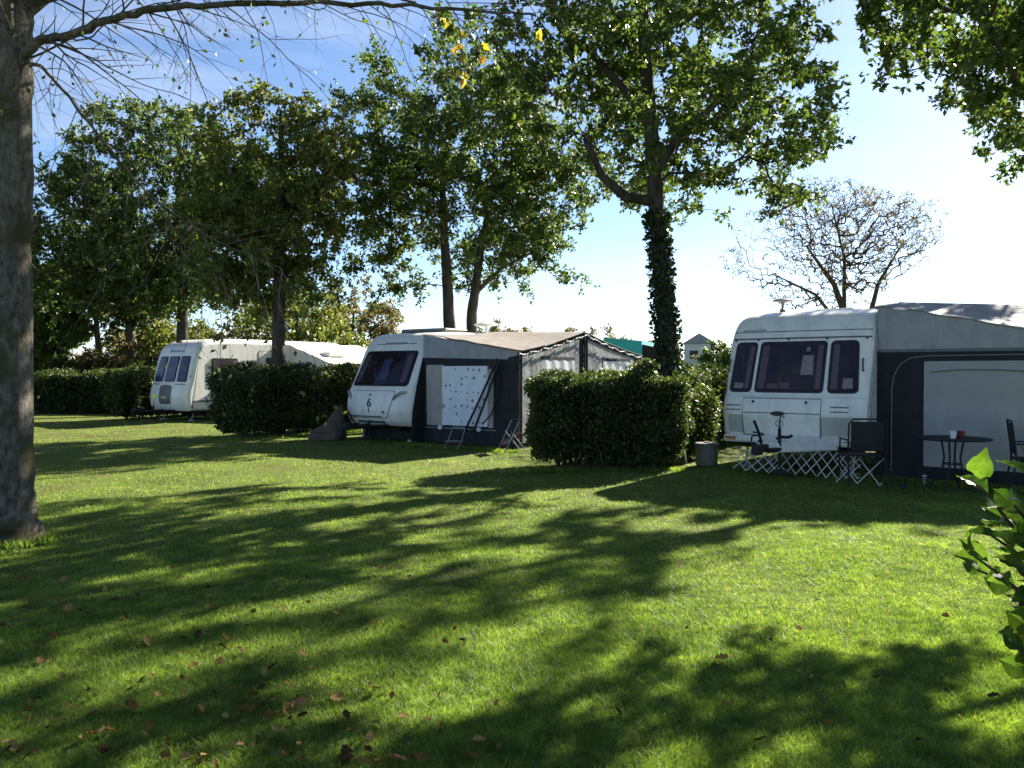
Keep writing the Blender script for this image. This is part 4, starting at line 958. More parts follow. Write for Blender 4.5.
# big ivy-clad tree
grow_tree('tree', 'tall broad-leaved tree with an ivy-wrapped trunk rising from the hedge', [
    [(2.80, 14.0, 0, .23), (2.78, 14.0, 1.4, .165), (2.62, 14.0, 3.0, .145), (2.48, 14.0, 4.8, .135), (2.36, 14.0, 6.4, .115), (2.22, 14.0, 8.2, .10), (2.15, 14, 10.2, .05)],
    [(2.50, 14.0, 4.55, .10), (1.95, 13.9, 4.62, .085), (1.55, 13.85, 4.95, .07), (1.25, 13.8, 5.6, .05)],
    [(2.46, 14.0, 5.0, .09), (2.9, 13.9, 5.7, .07), (3.5, 13.8, 6.2, .05)],
    [(2.40, 14.0, 5.9, .09), (1.9, 14.1, 6.6, .07), (1.2, 14.2, 7.4, .05)]],
    [(3.1, 15.4, 8.2, 2.7, 4.2, 3.4), (4.7, 13.9, 6.2, 1.1, 1.5, 1.5), (5.2, 16.5, 6.3, 1.6, 2.4, 1.6), (3.3, 18.0, 6.8, 2.0, 1.8, 1.9), (1.1, 14.8, 7.4, 1.8, 2.4, 2.0), (2.1, 13.4, 5.1, 1.3, 1.0, .75), (-.35, 14.4, 8.1, 1.75, 1.8, 2.2), (3.6, 15.6, 5.6, 1.3, 1.6, .9), (4.0, 12.5, 6.1, 1.15, 1.4, 1.3), (2.2, 12.0, 6.6, 1.3, 1.2, 1.2)],
    760, 60, .115, 21, M['bark'], M['leaf'], size_c=.28, gap=.42, gs=2.1, inner=.25)
t1 = bpy.data.objects['tree']
g = np.random.default_rng(8); n = 3000
z = g.uniform(.9, 5.6, n) ** 1.0; z = np.where(z > 4.4, g.uniform(.9, 4.4, n), z)
cx = np.interp(z, [0, 1.4, 3, 4.8], [2.80, 2.78, 2.62, 2.48]); rr = np.interp(z, [0, 1.4, 3, 4.8], [.22, .155, .14, .13]); q = g.uniform(0, 2 * math.pi, n)
th = .015 + .085 * g.uniform(0, 1, n) ** 3 + .025 * np.sin(q * 3 + z * 4)
P = np.stack([cx + (rr + th) * np.cos(q), 14.0 + (rr + th) * np.sin(q), z], 1)
np_mesh('ivy', leaves_np(P, .085, g, .5, .8, .0) - np.array(t1.location), 4, M['ivyleaf'], t1)
# double-stemmed tree behind the middle caravan
grow_tree('tree', 'spreading tree on two close trunks behind the middle caravan', [
    [(-1.72, 24, 0, .25), (-1.78, 24, 2.0, .20), (-1.90, 24, 3.6, .17), (-2.0, 24, 5.5, .13), (-2.1, 24, 8, .07)],
    [(-1.3, 24.2, 0, .23), (-1.24, 24.2, 2.0, .18), (-1.2, 24.2, 3.4, .155), (-.95, 24.2, 5.2, .12), (-.5, 24.2, 7.5, .06)],
    [(-1.18, 24.2, 3.9, .07), (-.3, 24.0, 4.7, .05), (.7, 23.9, 5.2, .03)]],
    [(-1.7, 24, 7.8, 3.5, 3.2, 3.9), (1.3, 23.7, 5.1, 1.8, 1.6, 1.35), (-3.7, 24, 5.4, 1.7, 1.7, 1.9), (1.5, 24, 7.0, 1.8, 1.8, 2.4), (-3.3, 24, 9.5, 1.9, 1.8, 2.5), (-4.5, 24, 6.6, 1.5, 1.6, 2.4)],
    1080, 66, .125, 22, M['bark'], M['leaf'], size_c=.36, gap=.36, gs=1.2, inner=.25)
# yellow-green tree standing in the second hedge
grow_tree('tree', 'bushy yellow-green tree with a straight thin trunk in the second hedge', [
    [(-6.12, 21, 0, .20), (-6.10, 21, 2.0, .17), (-6.05, 21, 4.0, .15), (-6.0, 21, 6.0, .11), (-6.0, 21, 8.4, .05)]],
    [(-6.25, 21, 6.3, 2.1, 2.0, 2.8), (-5.0, 20.8, 7.0, 1.2, 1.2, 2.0), (-7.4, 21, 5.2, 1.3, 1.3, 1.8), (-5.4, 21, 3.9, 1.3, 1.2, .85), (-7.0, 21, 3.8, 1.2, 1.2, .8)],
    560, 70, .12, 23, M['bark'], M['leafyellow'], size_c=.34, gap=.30, gs=1.7, inner=.3)
# dark tree behind the far caravan
grow_tree('tree', 'dark dense tree behind the far caravan with its trunk above the roof', [
    [(-12.9, 31.5, 0, .24), (-12.9, 31.5, 3, .21), (-12.85, 31.5, 5, .19), (-13.0, 31.5, 8, .13), (-13, 31.5, 11, .06)],
    [(-12.88, 31.5, 4.4, .1), (-12.1, 31.4, 5.2, .07), (-11.3, 31.3, 6.1, .05)], [(-12.88, 31.5, 4.5, .1), (-13.9, 31.4, 5.4, .07), (-14.6, 31.3, 6.0, .05)]],
    [(-13.8, 31.5, 8.2, 4.1, 3.3, 4.2), (-16.9, 31.0, 6.8, 2.2, 2.0, 3.2), (-10.6, 31.5, 7.5, 2.2, 2.0, 3.4), (-13.5, 31, 5.2, 3.6, 2, 1.4), (-16.6, 31, 4.6, 1.6, 1.6, 1.2), (-10.2, 31, 4.8, 1.6, 1.6, 1.3), (-9.6, 31.5, 8.4, 1.8, 1.6, 2.6)],
    1150, 62, .16, 24, M['bark'], M['leafdark'], size_c=.42, gap=.30, gs=1.0, inner=.3)
# understory behind the left hedge
def back_tree(label, x, y, h, w, seed, mat, bark='bark', zc=None, per=55, n=260, r=.16, leaf=.19):
    zc = zc or h * .6
    grow_tree('tree', label, [[(x, y, 0, r), (x + .1, y, h * .3, r * .8), (x - .1, y, h * .6, r * .5), (x, y, h * .85, r * .25)]],
              [(x, y, zc, w, w * .9, h - zc), (x + w * .5, y - .4, zc * .8, w * .6, w * .6, h * .25), (x - w * .55, y, zc * .85, w * .6, w * .6, h * .28)], n, per, leaf, seed, M[bark], M[mat], size_c=.5, gap=.30, gs=1.1, group='trees behind the far hedge')
back_tree('slender tree with a pale bare trunk behind the far-left hedge', -18.6, 36.0, 8.5, 2.6, 31, 'leafyellow', 'barkpale', r=.16, zc=5.6)
back_tree('leaning tree with a paler thick trunk beside the slender one', -17.6, 37.0, 9.5, 3.0, 32, 'leaf', 'barkpale', r=.30, zc=6.4)
back_tree('green tree at the far left edge behind the mossy trunk', -21.8, 35, 8.0, 3.0, 33, 'leaf', zc=4.6)
back_tree('light green tree between the far caravan roof and the dark tree', -10.6, 40, 6.6, 3.0, 34, 'leafyellow', zc=3.6, n=240)
back_tree('low olive tree with its crown above the cream awning roof', -9.2, 47, 6.8, 3.6, 35, 'leafbrown', zc=3.4, n=300, leaf=.2)
back_tree('deep green tree filling the gap at the back left', -26.5, 42, 8, 3.6, 36, 'leaf', zc=4.4, n=300, leaf=.24)
def bush(label, x, y, w, h, seed, mat, n=150, per=70, leaf=.15, group='bushes behind the pitches'):
    grow_tree('bush', label, [[(x, y, 0, .06), (x + .1, y, h * .3, .05), (x, y, h * .6, .03)], [(x - .3, y, 0, .05), (x - w * .4, y, h * .5, .03)], [(x + .3, y, 0, .05), (x + w * .4, y, h * .5, .03)]],
              [(x, y, h * .5, w, w * .7, h * .5), (x - w * .5, y, h * .4, w * .6, w * .5, h * .38)], n, per, leaf, seed, M['twig'], M[mat], size_c=.4, gap=.1, group=group, cat='bush')
bush('rounded pale bush just over the far-left hedge', -16.8, 34.2, 1.8, 2.9, 41, 'leafbrown')
bush('tall green bush behind the far-left hedge near the frame edge', -19.9, 34.0, 2.2, 3.6, 42, 'leaf')
bush('shaggy green bush behind the nose of the far caravan', -14.6, 35.5, 2.4, 3.9, 43, 'leafyellow')
bush('dark bush in the shade between two pale trunks', -16.9, 39.0, 2.5, 4.6, 44, 'leafdark')
bush('rounded olive bush beyond the brown awning roof', -.15, 52, 3.0, 4.9, 45, 'leafbrown', n=220, leaf=.2)
bush('brownish bush beyond the end of the brown awning', 4.9, 50, 2.6, 4.6, 46, 'leafbrown', n=200, leaf=.2)
bush('grey-green bush right of the ivy-clad trunk in the distance', 15.6, 56, 2.6, 4.0, 47, 'leaf', n=200, leaf=.2)
bush('low bush between the turquoise tent and the ivy-clad trunk', 9.3, 56, 2.2, 3.9, 48, 'leafbrown', n=160, leaf=.2)
# bare autumn tree behind the nearest caravan
grow_tree('tree', 'nearly bare arching tree with fine twigs behind the nearest caravan', [
    [(10.1, 24, 0, .17), (10.15, 24, 1.8, .14), (10.05, 24, 3.0, .115), (9.6, 24, 4.2, .08), (8.8, 24, 5.3, .03)],
    [(10.3, 24, 1.2, .11), (10.6, 24, 3.0, .08), (10.9, 24, 4.2, .055), (11.6, 24, 5.4, .02)],
    [(10.1, 24, 2.6, .07), (9.0, 23.9, 3.9, .045), (7.7, 23.8, 4.5, .012)],
    [(9.9, 24, 3.4, .07), (9.9, 24, 5.0, .045), (9.5, 24, 6.6, .015)]],
    [(9.5, 24, 5.5, 2.8, 2.0, 2.0), (7.8, 23.8, 4.7, 1.6, 1.3, 1.1), (11.7, 24, 5.8, 1.3, 1.2, 1.1)],
    2300, 3, .07, 25, M['darktwig'], M['leafbrown'], size_c=.2, gap=.18, gs=1.1, inner=.2, r_tip=.0052, expo=2.3, gnarl=.13, ros=3)
# right-hand tree whose trunk stands outside the frame
grow_tree('tree', 'dark leafy tree hanging into the sky at the upper right', [
    [(8.6, 9.4, 0, .28), (8.6, 9.4, 2.5, .24), (8.5, 9.5, 4.5, .19), (8.3, 9.6, 6.5, .13), (8.1, 9.7, 8.6, .06)],
    [(8.5, 9.5, 4.2, .10), (7.4, 9.6, 5.2, .07), (6.3, 9.7, 5.8, .045)], [(8.5, 9.5, 3.6, .08), (7.6, 9.5, 4.2, .06), (6.9, 9.5, 4.6, .04)]],
    [(7.6, 10.8, 6.0, 1.15, 1.2, 1.1), (6.0, 10.2, 6.4, 1.6, 1.6, 1.7), (6.8, 9.7, 5.0, 1.15, 1.3, 1.25), (5.6, 10.2, 7.6, 1.2, 1.3, 1.2)],
    330, 60, .10, 26, M['bark'], M['leaf'], size_c=.22, gap=.40, gs=2.3, inner=.3)
grow_tree('tree', 'loose tall tree beyond the near awning, behind the leaves at the upper right', [
    [(15.2, 20.5, 0, .28), (15.1, 20.5, 4, .23), (14.0, 20.2, 7, .16), (12.4, 19.8, 9.2, .10), (11.6, 19.6, 11, .05)]],
    [(11.1, 19.5, 10.2, 2.0, 2.4, 2.4), (12.8, 20.4, 9.0, 1.4, 1.4, 1.5), (9.9, 18.6, 10.4, 1.0, 1.2, 1.3), (12.9, 19.2, 7.4, 1.7, 1.6, 1.1)], 190, 54, .14, 29, M['bark'], M['leaf'], size_c=.25, gap=.46, gs=1.9, inner=.2)
# mossy beech at the left edge: bare drooping twigs with a few leaves
def bare_tree():
    g = np.random.default_rng(27); base = np.array((-4.80, 7.66, 0.0))
    root = empty('tree', tuple(base)); tag(root, 'nearly leafless grey mossy-barked tree standing at the left edge of the lawn', 'tree')
    mb = MB()
    tr = catmull([(-4.80, 7.66, -.03), (-4.79, 7.66, .15), (-4.78, 7.66, .6), (-4.76, 7.66, 2.4), (-4.72, 7.66, 4.2), (-4.70, 7.66, 5.2), (-4.78, 7.66, 7.0), (-4.9, 7.6, 9.2)], 9)
    rr = np.interp([p[2] for p in tr], [-.03, .10, .35, .8, 2.4, 4.2, 5.2, 7, 9.2], [.30, .235, .20, .185, .172, .16, .14, .09, .03])
    a = [(p + np.array([g.normal() * .006, g.normal() * .006, 0])) for p in tr]; mb.tube(a, [float(r_ * g.uniform(.97, 1.04)) for r_ in rr], 22)
    limbs = [([(-4.70, 7.64, 4.35), (-4.45, 7.5, 4.62), (-4.0, 7.4, 4.70), (-3.3, 7.25, 4.84), (-2.42, 7.1, 4.83), (-1.25, 6.95, 4.76), (-.5, 6.9, 4.70), (.2, 6.85, 4.62)], .058, .009),
             ([(-4.68, 7.62, 4.50), (-4.35, 7.45, 4.42), (-3.95, 7.35, 4.0), (-3.45, 7.25, 3.40), (-3.0, 7.15, 3.0), (-2.5, 7.05, 2.72), (-2.0, 7.0, 2.5)], .022, .004),
             ([(-4.70, 7.66, 4.7), (-4.45, 7.7, 5.3), (-3.9, 7.7, 6.0), (-3.0, 7.6, 6.6), (-2.0, 7.5, 6.7)], .08, .012), ([(-4.72, 7.66, 5.0), (-5.3, 7.8, 5.8), (-6.2, 7.9, 6.4), (-7.2, 8, 6.6)], .08, .012),
             ([(-4.72, 7.64, 4.6), (-4.5, 7.2, 5.2), (-3.9, 6.6, 5.6), (-3.0, 6.2, 5.6), (-2.0, 6.0, 5.3)], .06, .010), ([(-4.66, 7.6, 4.9), (-4.2, 7.9, 5.4), (-3.3, 8.2, 5.6), (-2.2, 8.3, 5.6), (-1.0, 8.3, 5.4)], .06, .010)]
    A = []; B = []; RA = []; RB = []; L_ = []
    def walk(p, d, L, r0, depth):
        n = max(4, int(L / .11)); p = np.array(p, float); d = unit(np.array(d, float)); bend = g.normal(size=3) * .05
        for k in range(n):
            f = k / n; d = unit(d + g.normal(size=3) * .085 + bend * .6 + np.array([0, 0, -.030])); q = p + d * L / n
            A.append(p); B.append(q); RA.append(r0 * (1 - f * .75)); RB.append(r0 * (1 - (k + 1) / n * .75)); p = q
            if depth < 2 and k > 0 and g.uniform() < (.42 if depth == 0 else .30):
                sd = unit(np.cross(d, g.normal(size=3))); walk(p, d * .8 + sd * .75, L * g.uniform(.28, .55) * (1 - f * .5), r0 * (1 - f * .7) * .62, depth + 1)
            if depth >= 1 and g.uniform() < .055: L_.append(p)
        if g.uniform() < .35: L_.append(p)
    for path, r0, r1 in limbs:
        P = catmull(path, 8); P = [p + g.normal(size=3) * .008 for p in P]; n = len(P)
        mb.tube(P, [r0 + (r1 - r0) * (i / (n - 1)) ** .7 for i in range(n)], 9)
        for i in range(4, n):
            if g.uniform() < .85:
                ax = unit(P[i] - P[i - 1]); sd = unit(np.cross(ax, g.normal(size=3)))
                walk(P[i], ax * .7 + sd * .7 + np.array([0, 0, -.12]), g.uniform(.6, 1.7), max(.0035, (r0 + (r1 - r0) * i / n) * .22 if r0 > .05 else .0045), 0)
    V, Fc = edges_np(A, B, RA, RB, 5); off = len(mb.v)
    link_mesh('trunk', [tuple(np.array(v) - base) for v in mb.v] + [tuple(v) for v in (V - base)], list(mb.f) + [tuple(int(x) + off for x in f) for f in Fc], M['beech'], root, True)
    np_mesh('crown', leaves_np(np.array(L_), .052, g, 1.2, .6, 0) - base, 4, M['leafdark'], root)
bare_tree()

# a few golden leaves on a hanging spray at the top
sp = empty('hanging_spray', (-.46, 6.9, 4.62)); tag(sp, 'hanging twig with golden and orange leaves at the top of the view', 'twig')
g = np.random.default_rng(3)
b = MB(); b.tube([(-.3, .3, .6), (-.15, .1, .25), (.0, 0, .0), (.03, 0, -.25), (.06, 0, -.5)], .006, 5); b.tube([(0, 0, 0), (.15, 0, -.12), (.22, 0, -.28)], .004, 5); b.tube([(-.1, .05, .15), (.6, .0, .12), (.75, 0, -.1)], .004, 5); b.build('stem', M['twig'], sp, True)
Pq = np.array([(.03, 0, -.32), (.05, 0, -.42), (.06, 0, -.5), (.0, 0, -.1), (.2, 0, -.25), (.1, 0, -.15), (.74, 0, -.1), (.05, .02, -.46), (.22, .01, -.3), (-.05, .0, -.05), (.02, 0, -.22)])
for p in np.repeat(Pq, 2, 0) + g.normal(size=(22, 3)) * .02: np_mesh('leaf', leaves_np(p[None], .085, g, 1.4, .7, 0), 4, M['gold_leaf_%d' % g.integers(3)], sp)

# ------------------------------------------------------------------ near shrub at the right edge with broad leaves
def broad_leaf(mb, p, d, nrm, L, Wd, g):
    d = unit(np.array(d)); w = unit(np.cross(d, nrm)); n_ = np.cross(w, d); base = len(mb.v); prof = [0, .22, .46, .68, .86, .97, 1.0, .96, .85, .68, .48, .26, .10, 0]
    vs = []; fs = []; m = len(prof) - 1; cur = g.uniform(.05, .38); wave = g.uniform(.0, .05)
    for i, q in enumerate(prof):
        f = i / m; c = p + d * L * f - n_ * L * cur * f * f
        for s in (-1, -.5, 0, .5, 1): vs.append(c + w * Wd * .5 * q * s * (1 + .02 * math.sin(f * 23 + s)) + n_ * Wd * (.26 * abs(s) * q + .05 * math.sin(f * 26) * abs(s) + wave * math.sin(f * 5 + s * 2)))
    for i in range(m):
        for k in range(4): fs.append((i * 5 + k, i * 5 + k + 1, i * 5 + 6 + k, i * 5 + 5 + k))
    mb.add(vs, fs)
sh_ = empty('shrub', (1.82, 2.15, 0)); tag(sh_, 'broad-leaved green shrub reaching in at the right edge close to the camera', 'shrub')
g = np.random.default_rng(14); stm = MB(); lf = MB()
tips = [((1.50, 2.05, .9), (1.24, 1.98, 1.27)), ((1.52, 2.05, .9), (1.17, 1.96, 1.20)), ((1.54, 2.0, .85), (1.23, 1.95, 1.12)), ((1.57, 2.1, .9), (1.31, 2.05, 1.35)), ((1.54, 2.0, .75), (1.29, 1.98, 1.03)),
        ((1.5, 2.1, .7), (1.30, 2.02, .95)), ((1.5, 2.05, .6), (1.30, 2.02, .84)), ((1.66, 2.2, .9), (1.48, 2.2, 1.40)), ((1.56, 2.2, .9), (1.35, 2.12, 1.18)), ((1.66, 2.2, .8), (1.44, 2.1, 1.08)), ((1.7, 2.1, .6), (1.47, 2.0, .88)), ((1.5, 2.0, .85), (1.26, 1.9, 1.2)), ((1.5, 2.1, .9), (1.19, 2.05, 1.31)), ((1.55, 2.05, .85), (1.22, 2.1, 1.08)), ((1.5, 2.0, .8), (1.15, 1.99, 1.14)), ((1.5, 2.0, .65), (1.24, 1.97, .92))]
for mid, tip in tips:
    a = np.array((1.75 + g.normal() * .05, 2.15 + g.normal() * .05, .0)); mid = np.array(mid); tip = np.array(tip)
    pts = [a + (mid - a) * f for f in (0, .5, 1)] + [mid + (tip - mid) * f + np.array([0, 0, .03 * math.sin(f * 3.1)]) for f in (.3, .6, .85, 1)]
    stm.tube([p - np.array(sh_.location) for p in pts], [.012, .010, .008, .006, .005, .004, .003], 6)
    for k in range(9):
        f = .25 + .75 * k / 8; p = mid + (tip - mid) * f + np.array([0, 0, .02]); ax = unit(tip - mid)
        side = unit(np.cross(ax, np.array([0, 0, 1.]))) * (1 if k % 2 else -1)
        d = unit(ax * (.5 + .5 * f) + side * .8 + np.array([0, 0, g.uniform(-.35, .3)]) + g.normal(size=3) * .2)
        broad_leaf(lf, p - np.array(sh_.location), d, unit(np.array([g.normal() * .5 - .2, -1.0 + g.normal() * .5, .8 + g.normal() * .3])), g.uniform(.062, .102), g.uniform(.040, .062), g)
stm.build('stem', M['twig'], sh_, True); lf.build('foliage', M['shrubleaf'], sh_, True)

# ------------------------------------------------------------------ far things over the hedge
hs = empty('house', (14.5, 62, 0), R(-15)); tag(hs, 'small white house with slate roof far beyond the hedge', 'house')
b = MB(); b.box((0, 0, 1.85), (2.2, 4, 3.7)); b.build('wall', M['render'], hs)
b = MB(); b.prism([(-1.25, 3.72), (1.25, 3.72), (0, 4.5)], lambda p, d: (p[0], d, p[1]), -2.1, 2.1); b.build('roof', M['greycloth'], hs)
box_part('window', M['inside'], hs, (-.4, -2.016, 2.9), (.6, .03, .6)); box_part('door', M['slate'], hs, (.5, -2.016, 1.05), (.8, .03, 2.0))
tn = empty('tent', (5.6, 36.5, 0), R(-20)); tag(tn, 'turquoise tent top with a dark end showing past the brown awning', 'tent')
b = MB(); b.prism([(-1.2, 0), (.62, 0), (.60, 2.95), (-1.1, 3.12)], lambda p, d: (p[0], d, p[1]), -1.6, 1.6); b.build('canopy', M['teal'], tn)
b = MB(); b.prism([(.63, 0.02), (1.5, 0.02), (1.45, 2.6), (.61, 2.80)], lambda p, d: (p[0], d, p[1]), -1.5, 1.5); b.build('end_panel', M['navycloth'], tn)
vn = empty('shed', (16.5, 66, 0), R(-10)); tag(vn, 'pale low shed right of the white house in the distance', 'shed')
b = MB(); b.box((0, 0, 1.4), (2.6, 3, 2.8)); b.build('wall', M['greycloth'], vn); b = MB(); b.prism([(-1.5, 2.78), (1.5, 2.78), (0, 3.3)], lambda p, d: (p[0], d, p[1]), -1.7, 1.7); b.build('roof', M['slate'], vn)

# distant hedgerow: a far-off strip of growth nobody could count
g = np.random.default_rng(77); n = 90000
x = g.uniform(-95, 120, n); hgt = 2.6 + 1.0 * np.sin(x * .21) + .7 * np.sin(x * .53 + 1) + .4 * np.sin(x * 1.7); z = g.uniform(0, 1, n) ** .7 * np.maximum(1.2, hgt) * np.where(x < -22, 2.2, 1)
P = np.stack([x, 76 + g.normal(size=n) * 1.6 - .0015 * x * x, z], 1)
tl = np_mesh('treeline', leaves_np(P, .42, g, 0, .7, .4), 4, M['leafbrown']); tag(tl, 'low far hedgerow along the horizon', 'hedgerow', kind='stuff')

# ------------------------------------------------------------------ lawn
def gz(x, y):
    return .018 * np.sin(x * .9 + y * .4) + .014 * np.sin(y * 1.3 - x * .5) + .008 * np.sin(x * 2.7 + 1) * np.sin(y * 2.2)
def ground():
    xs = np.concatenate([[-900, -300, -120, -60], np.linspace(-30, 30, 181), [60, 120, 300, 900]]); ys = np.concatenate([[-400, -100, -30], np.linspace(-6, 45, 171), [70, 130, 400, 1500]])
    X, Y = np.meshgrid(xs, ys); fade = ((np.abs(X) <= 30) & (Y >= -6) & (Y <= 45)); Z = np.where(fade, gz(X, Y) - .02, -.02)
    V = np.stack([X, Y, Z], -1).reshape(-1, 3); nx = len(xs); I = []
    j, i = np.meshgrid(np.arange(len(ys) - 1), np.arange(nx - 1), indexing='ij'); a = (j * nx + i).ravel()
    F_ = np.stack([a, a + 1, a + nx + 1, a + nx], 1)
    return np_mesh('lawn', V, F_, M['lawn'], smooth=True)
tag(ground(), 'mown lawn of the camping field', 'lawn', kind='structure')
def grass(n=1150000):
    g = np.random.default_rng(99)
    u = g.uniform(-60, 1084, n); v = g.uniform(394, 850, n)          # even density as seen from the lawn's edge, thinning with distance
    Y = 1286 / (v - 372); X = (u - 512) / 804 * Y
    X = X + g.normal(size=n) * .02
    k = wobble(np.stack([X, Y, X * 0], 1), 2.3, 1.0) + .6 * wobble(np.stack([X, Y, X * 0], 1), 6.1, 4.0)
    h = np.clip(.015 + .010 * k + g.exponential(.0065, n), .007, .050)
    bald = (wobble(np.stack([X, Y, X * 0], 1), 1.1, 9.0) > .62) & (g.uniform(size=n) < .65)
    keep = ~bald; X, Y, h = X[keep], Y[keep], h[keep]; n = len(X)
    P = np.stack([X, Y, gz(X, Y) - .022], 1)
    wd = .0023 + .00048 * Y
    a = g.uniform(0, 2 * math.pi, n); w = np.stack([np.cos(a), np.sin(a), 0 * a], 1) * (wd * g.uniform(.7, 1.3, n))[:, None] * .5
    ln = g.normal(size=(n, 3)) * .75; ln[:, 2] = 0; tip = P + np.stack([0 * h, 0 * h, h], 1) + ln * h[:, None]
    V = np.stack([P - w, P + w, tip], 1).reshape(-1, 3)
    o = np_mesh('grass', V, 3, M['blade']); tag(o, 'short blades of grass growing over the lawn', 'grass', kind='stuff')
grass()
# longer tufts round the mossy trunk, the hedges' feet and the awning
def tufts(spots, n, h, seed):
    g = np.random.default_rng(seed); k = g.integers(0, len(spots), n); S_ = np.array(spots)[k]
    P = np.stack([S_[:, 0] + g.normal(size=n) * S_[:, 2], S_[:, 1] + g.normal(size=n) * S_[:, 3], np.full(n, -.02)], 1)
    hh = h * g.uniform(.4, 1.3, n); a = g.uniform(0, 6.283, n); w = np.stack([np.cos(a), np.sin(a), 0 * a], 1) * (.003 + .0004 * P[:, 1:2])
    ln = g.normal(size=(n, 3)) * .45; ln[:, 2] = 0
    V = np.stack([P - w, P + w, P + np.stack([0 * hh, 0 * hh, hh], 1) + ln * hh[:, None]], 1).reshape(-1, 3)
    return np_mesh('long_grass', V, 3, M['blade'])
sp_ = [(-4.8 + .28 * math.cos(q), 7.66 + .28 * math.sin(q), .06, .06) for q in np.linspace(0, 6.2, 14)]
sp_ += [(x, 13.05, .12, .06) for x in np.linspace(.3, 3.0, 14)] + [tuple(list(frame_pt((-4.08, 19.3), A2, x, -.25))[:2]) + (.12, .08) for x in np.linspace(2.3, 5.2, 14)]
sp_ += [tuple(list(frame_pt((3.43, 13.28), A1, x, .2))[:2]) + (.12, .08) for x in np.linspace(.2, 4.6, 18)]
sp_ += [tuple(list(frame_pt((-7.45, 19.75), A3, x, y))[:2]) + (.15, .1) for x, y in [(q, -.1) for q in np.linspace(0, 1.3, 6)] + [(1.35, q) for q in np.linspace(0, 5, 14)]]
tag(tufts(sp_, 15000, .07, 5), 'longer uncut grass round trunks, hedge feet and awning skirts', 'grass', kind='stuff')

# fallen leaves: each one its own object, a few shapes shared
g = np.random.default_rng(31); shapes = []
for s in range(6):
    mb = MB(); vs = []; fs = []; m = 8; L = 1.0; cu = g.uniform(-.5, .9); tw = g.uniform(-.6, .6)
    for i in range(m + 1):
        f = i / m; wv_ = math.sin(math.pi * min(1, f * 1.02)) ** .8 * (.32 + .10 * math.sin(f * 21 + s))
        for k in (-1, 0, 1): vs.append((L * (f - .5) * math.cos(cu * (f - .5)), k * wv_, .25 * cu * (f - .5) ** 2 * 2 + abs(k) * .22 * wv_ / .3 * .6 + tw * k * (f - .5) * .3))
    for i in range(m):
        for k in range(2): fs.append((i * 3 + k, i * 3 + k + 1, i * 3 + 4 + k, i * 3 + 3 + k))
    shapes.append((vs, fs))
meshes = []
for vs, fs in shapes:
    for i in range(3):
        me = bpy.data.meshes.new('fallen_leaf'); me.from_pydata(vs, [], fs); me.update()
        c = [(0.055, 0.034, 0.012), (0.125, 0.076, 0.020), (0.24, 0.150, 0.052)][i]
        nm = 'dead_leaf_%d' % i
        if nm not in M: M[nm] = surface(nm, c, .85, .4, 9, spec=.08, trans=.1)
        me.materials.append(M[nm]); me.polygons.foreach_set('use_smooth', [True] * len(me.polygons)); meshes.append(me)
spots = []
for u, v in ((300, 588), (135, 648), (145, 646), (112, 604), (38, 665), (128, 710), (62, 580), (402, 722), (370, 742), (284, 712), (206, 612), (196, 640), (336, 702), (375, 694), (440, 700), (618, 718), (420, 765), (240, 715), (250, 712), (290, 708),
             (85, 695), (212, 697), (272, 672), (480, 748), (606, 595), (722, 662), (60, 605), (20, 578), (300, 763), (100, 735), (150, 680), (345, 760), (395, 765), (440, 730), (360, 766), (52, 640), (185, 630), (470, 765), (66, 612), (300, 705)):
    spots.append((u, v))
for _ in range(170):
    u, v = g.uniform(0, 560) * g.uniform(.5, 1) , 545 + 223 * g.uniform() ** .8
    spots.append((u, v))
for _ in range(22): spots.append((g.uniform(420, 1000), g.uniform(560, 766)))
for i, (u, v) in enumerate(spots):
    Y = 1286 / (v - 372); X = (u - 512) / 804 * Y
    o = bpy.data.objects.new('fallen_leaf', meshes[int(g.integers(len(meshes)))]); COL.objects.link(o)
    o.location = (X, Y, float(gz(X, Y)) + .016); sc = g.uniform(.04, .085) * (1.1 if i < 40 else .75); o.scale = (sc, sc, sc); o.rotation_euler = (g.normal() * .5, g.normal() * .5, g.uniform(0, 6.28))
    tag(o, 'dry brown fallen leaf lying curled on the lawn', 'leaf', 'fallen leaves scattered on the lawn')

# ------------------------------------------------------------------ light, sky, camera
SUN_AZ, SUN_EL = 42.0, 30.0           # azimuth clockwise from +Y
w = bpy.data.worlds.new('World'); S.world = w; w.use_nodes = True
nt = w.node_tree; nt.nodes.clear()
out = nt.nodes.new('ShaderNodeOutputWorld'); bgd = nt.nodes.new('ShaderNodeBackground'); bgd.inputs['Strength'].default_value = .05
sky = nt.nodes.new('ShaderNodeTexSky'); sky.sky_type = 'NISHITA'; sky.sun_disc = False
sky.sun_elevation = R(SUN_EL); sky.sun_rotation = R(SUN_AZ); sky.air_density = .75; sky.dust_density = .25; sky.ozone_density = 3.0
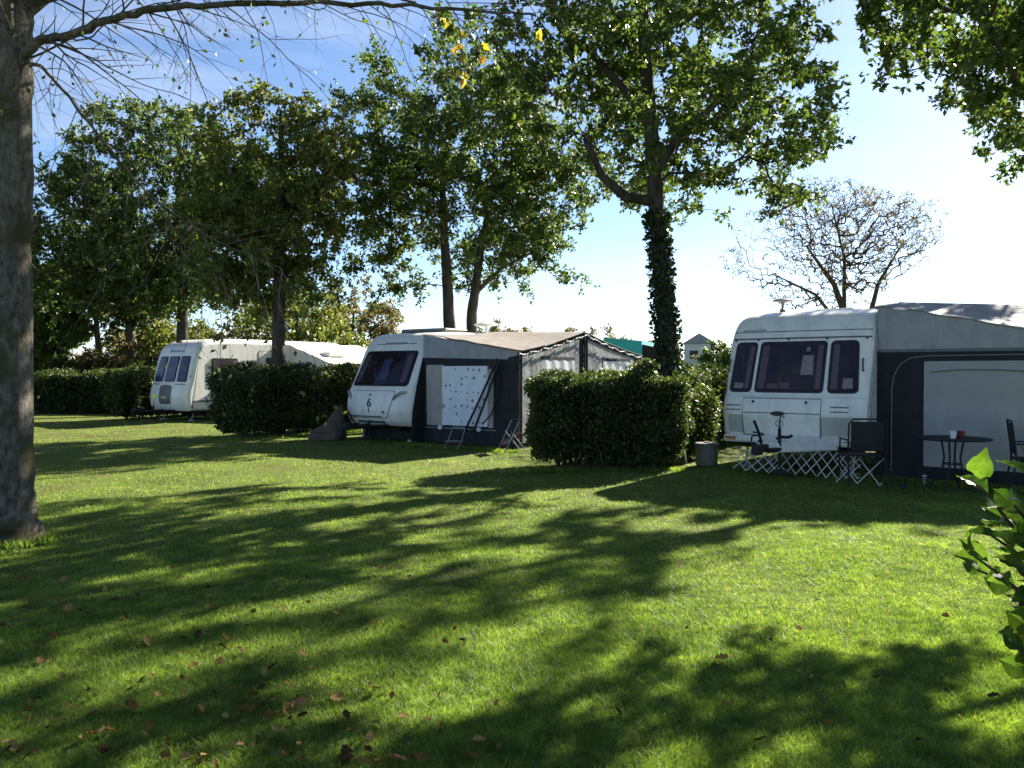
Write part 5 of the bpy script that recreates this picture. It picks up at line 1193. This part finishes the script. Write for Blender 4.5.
# thin high cloud: a streaky veil that scatters sunlight, thicker low down
tc = nt.nodes.new('ShaderNodeTexCoord'); mp = nt.nodes.new('ShaderNodeMapping'); mp.inputs['Scale'].default_value = (1.0, 1.0, 5.0); mp.inputs['Rotation'].default_value = (.12, .18, .3)
nz = nt.nodes.new('ShaderNodeTexNoise'); nz.inputs['Scale'].default_value = 2.4; nz.inputs['Detail'].default_value = 8; nz.inputs['Roughness'].default_value = .55; nz.inputs['Distortion'].default_value = .6
nt.links.new(tc.outputs['Generated'], mp.inputs['Vector']); nt.links.new(mp.outputs[0], nz.inputs['Vector'])
cr = nt.nodes.new('ShaderNodeValToRGB'); cr.color_ramp.elements[0].position = .50; cr.color_ramp.elements[1].position = .78; cr.color_ramp.elements[1].color = (.38, .38, .38, 1)
nt.links.new(nz.outputs['Fac'], cr.inputs['Fac'])
mx = nt.nodes.new('ShaderNodeMixRGB'); mx.blend_type = 'MIX'; mx.inputs['Color2'].default_value = (5.2, 5.5, 5.9, 1)
nt.links.new(cr.outputs['Color'], mx.inputs['Fac']); nt.links.new(sky.outputs[0], mx.inputs['Color1'])
nt.links.new(mx.outputs['Color'], bgd.inputs['Color']); nt.links.new(bgd.outputs[0], out.inputs[0])
sd = bpy.data.lights.new('sun', 'SUN'); sd.energy = 5.0; sd.angle = R(.5); sd.color = (1.0, .93, .82)
so = bpy.data.objects.new('sun', sd); COL.objects.link(so)
az, el = R(SUN_AZ), R(SUN_EL)
from mathutils import Vector
so.rotation_euler = Vector((math.sin(az) * math.cos(el), math.cos(az) * math.cos(el), math.sin(el))).to_track_quat('Z', 'Y').to_euler()
so.location = (20, 20, 20)
cd = bpy.data.cameras.new('camera'); co = bpy.data.objects.new('camera', cd); COL.objects.link(co); S.camera = co
cd.sensor_width = 36; cd.lens = F * 36 / 1024; cd.clip_end = 3000; cd.clip_start = .05
co.location = (0, 0, EYE); co.rotation_euler = (R(90) - math.atan(12 / F), 0, 0)
vs_ = S.view_settings; vs_.view_transform = 'Standard'; vs_.look = 'None'; vs_.gamma = 1; vs_.exposure = 2.1; vs_.use_curve_mapping = False
S.cycles.max_bounces = 6; S.cycles.transparent_max_bounces = 8; S.cycles.diffuse_bounces = 3; S.cycles.transmission_bounces = 4; S.cycles.glossy_bounces = 3
S.cycles.use_denoising = True
try: S.cycles.denoising_input_passes = 'RGB_ALBEDO_NORMAL'
except Exception: pass
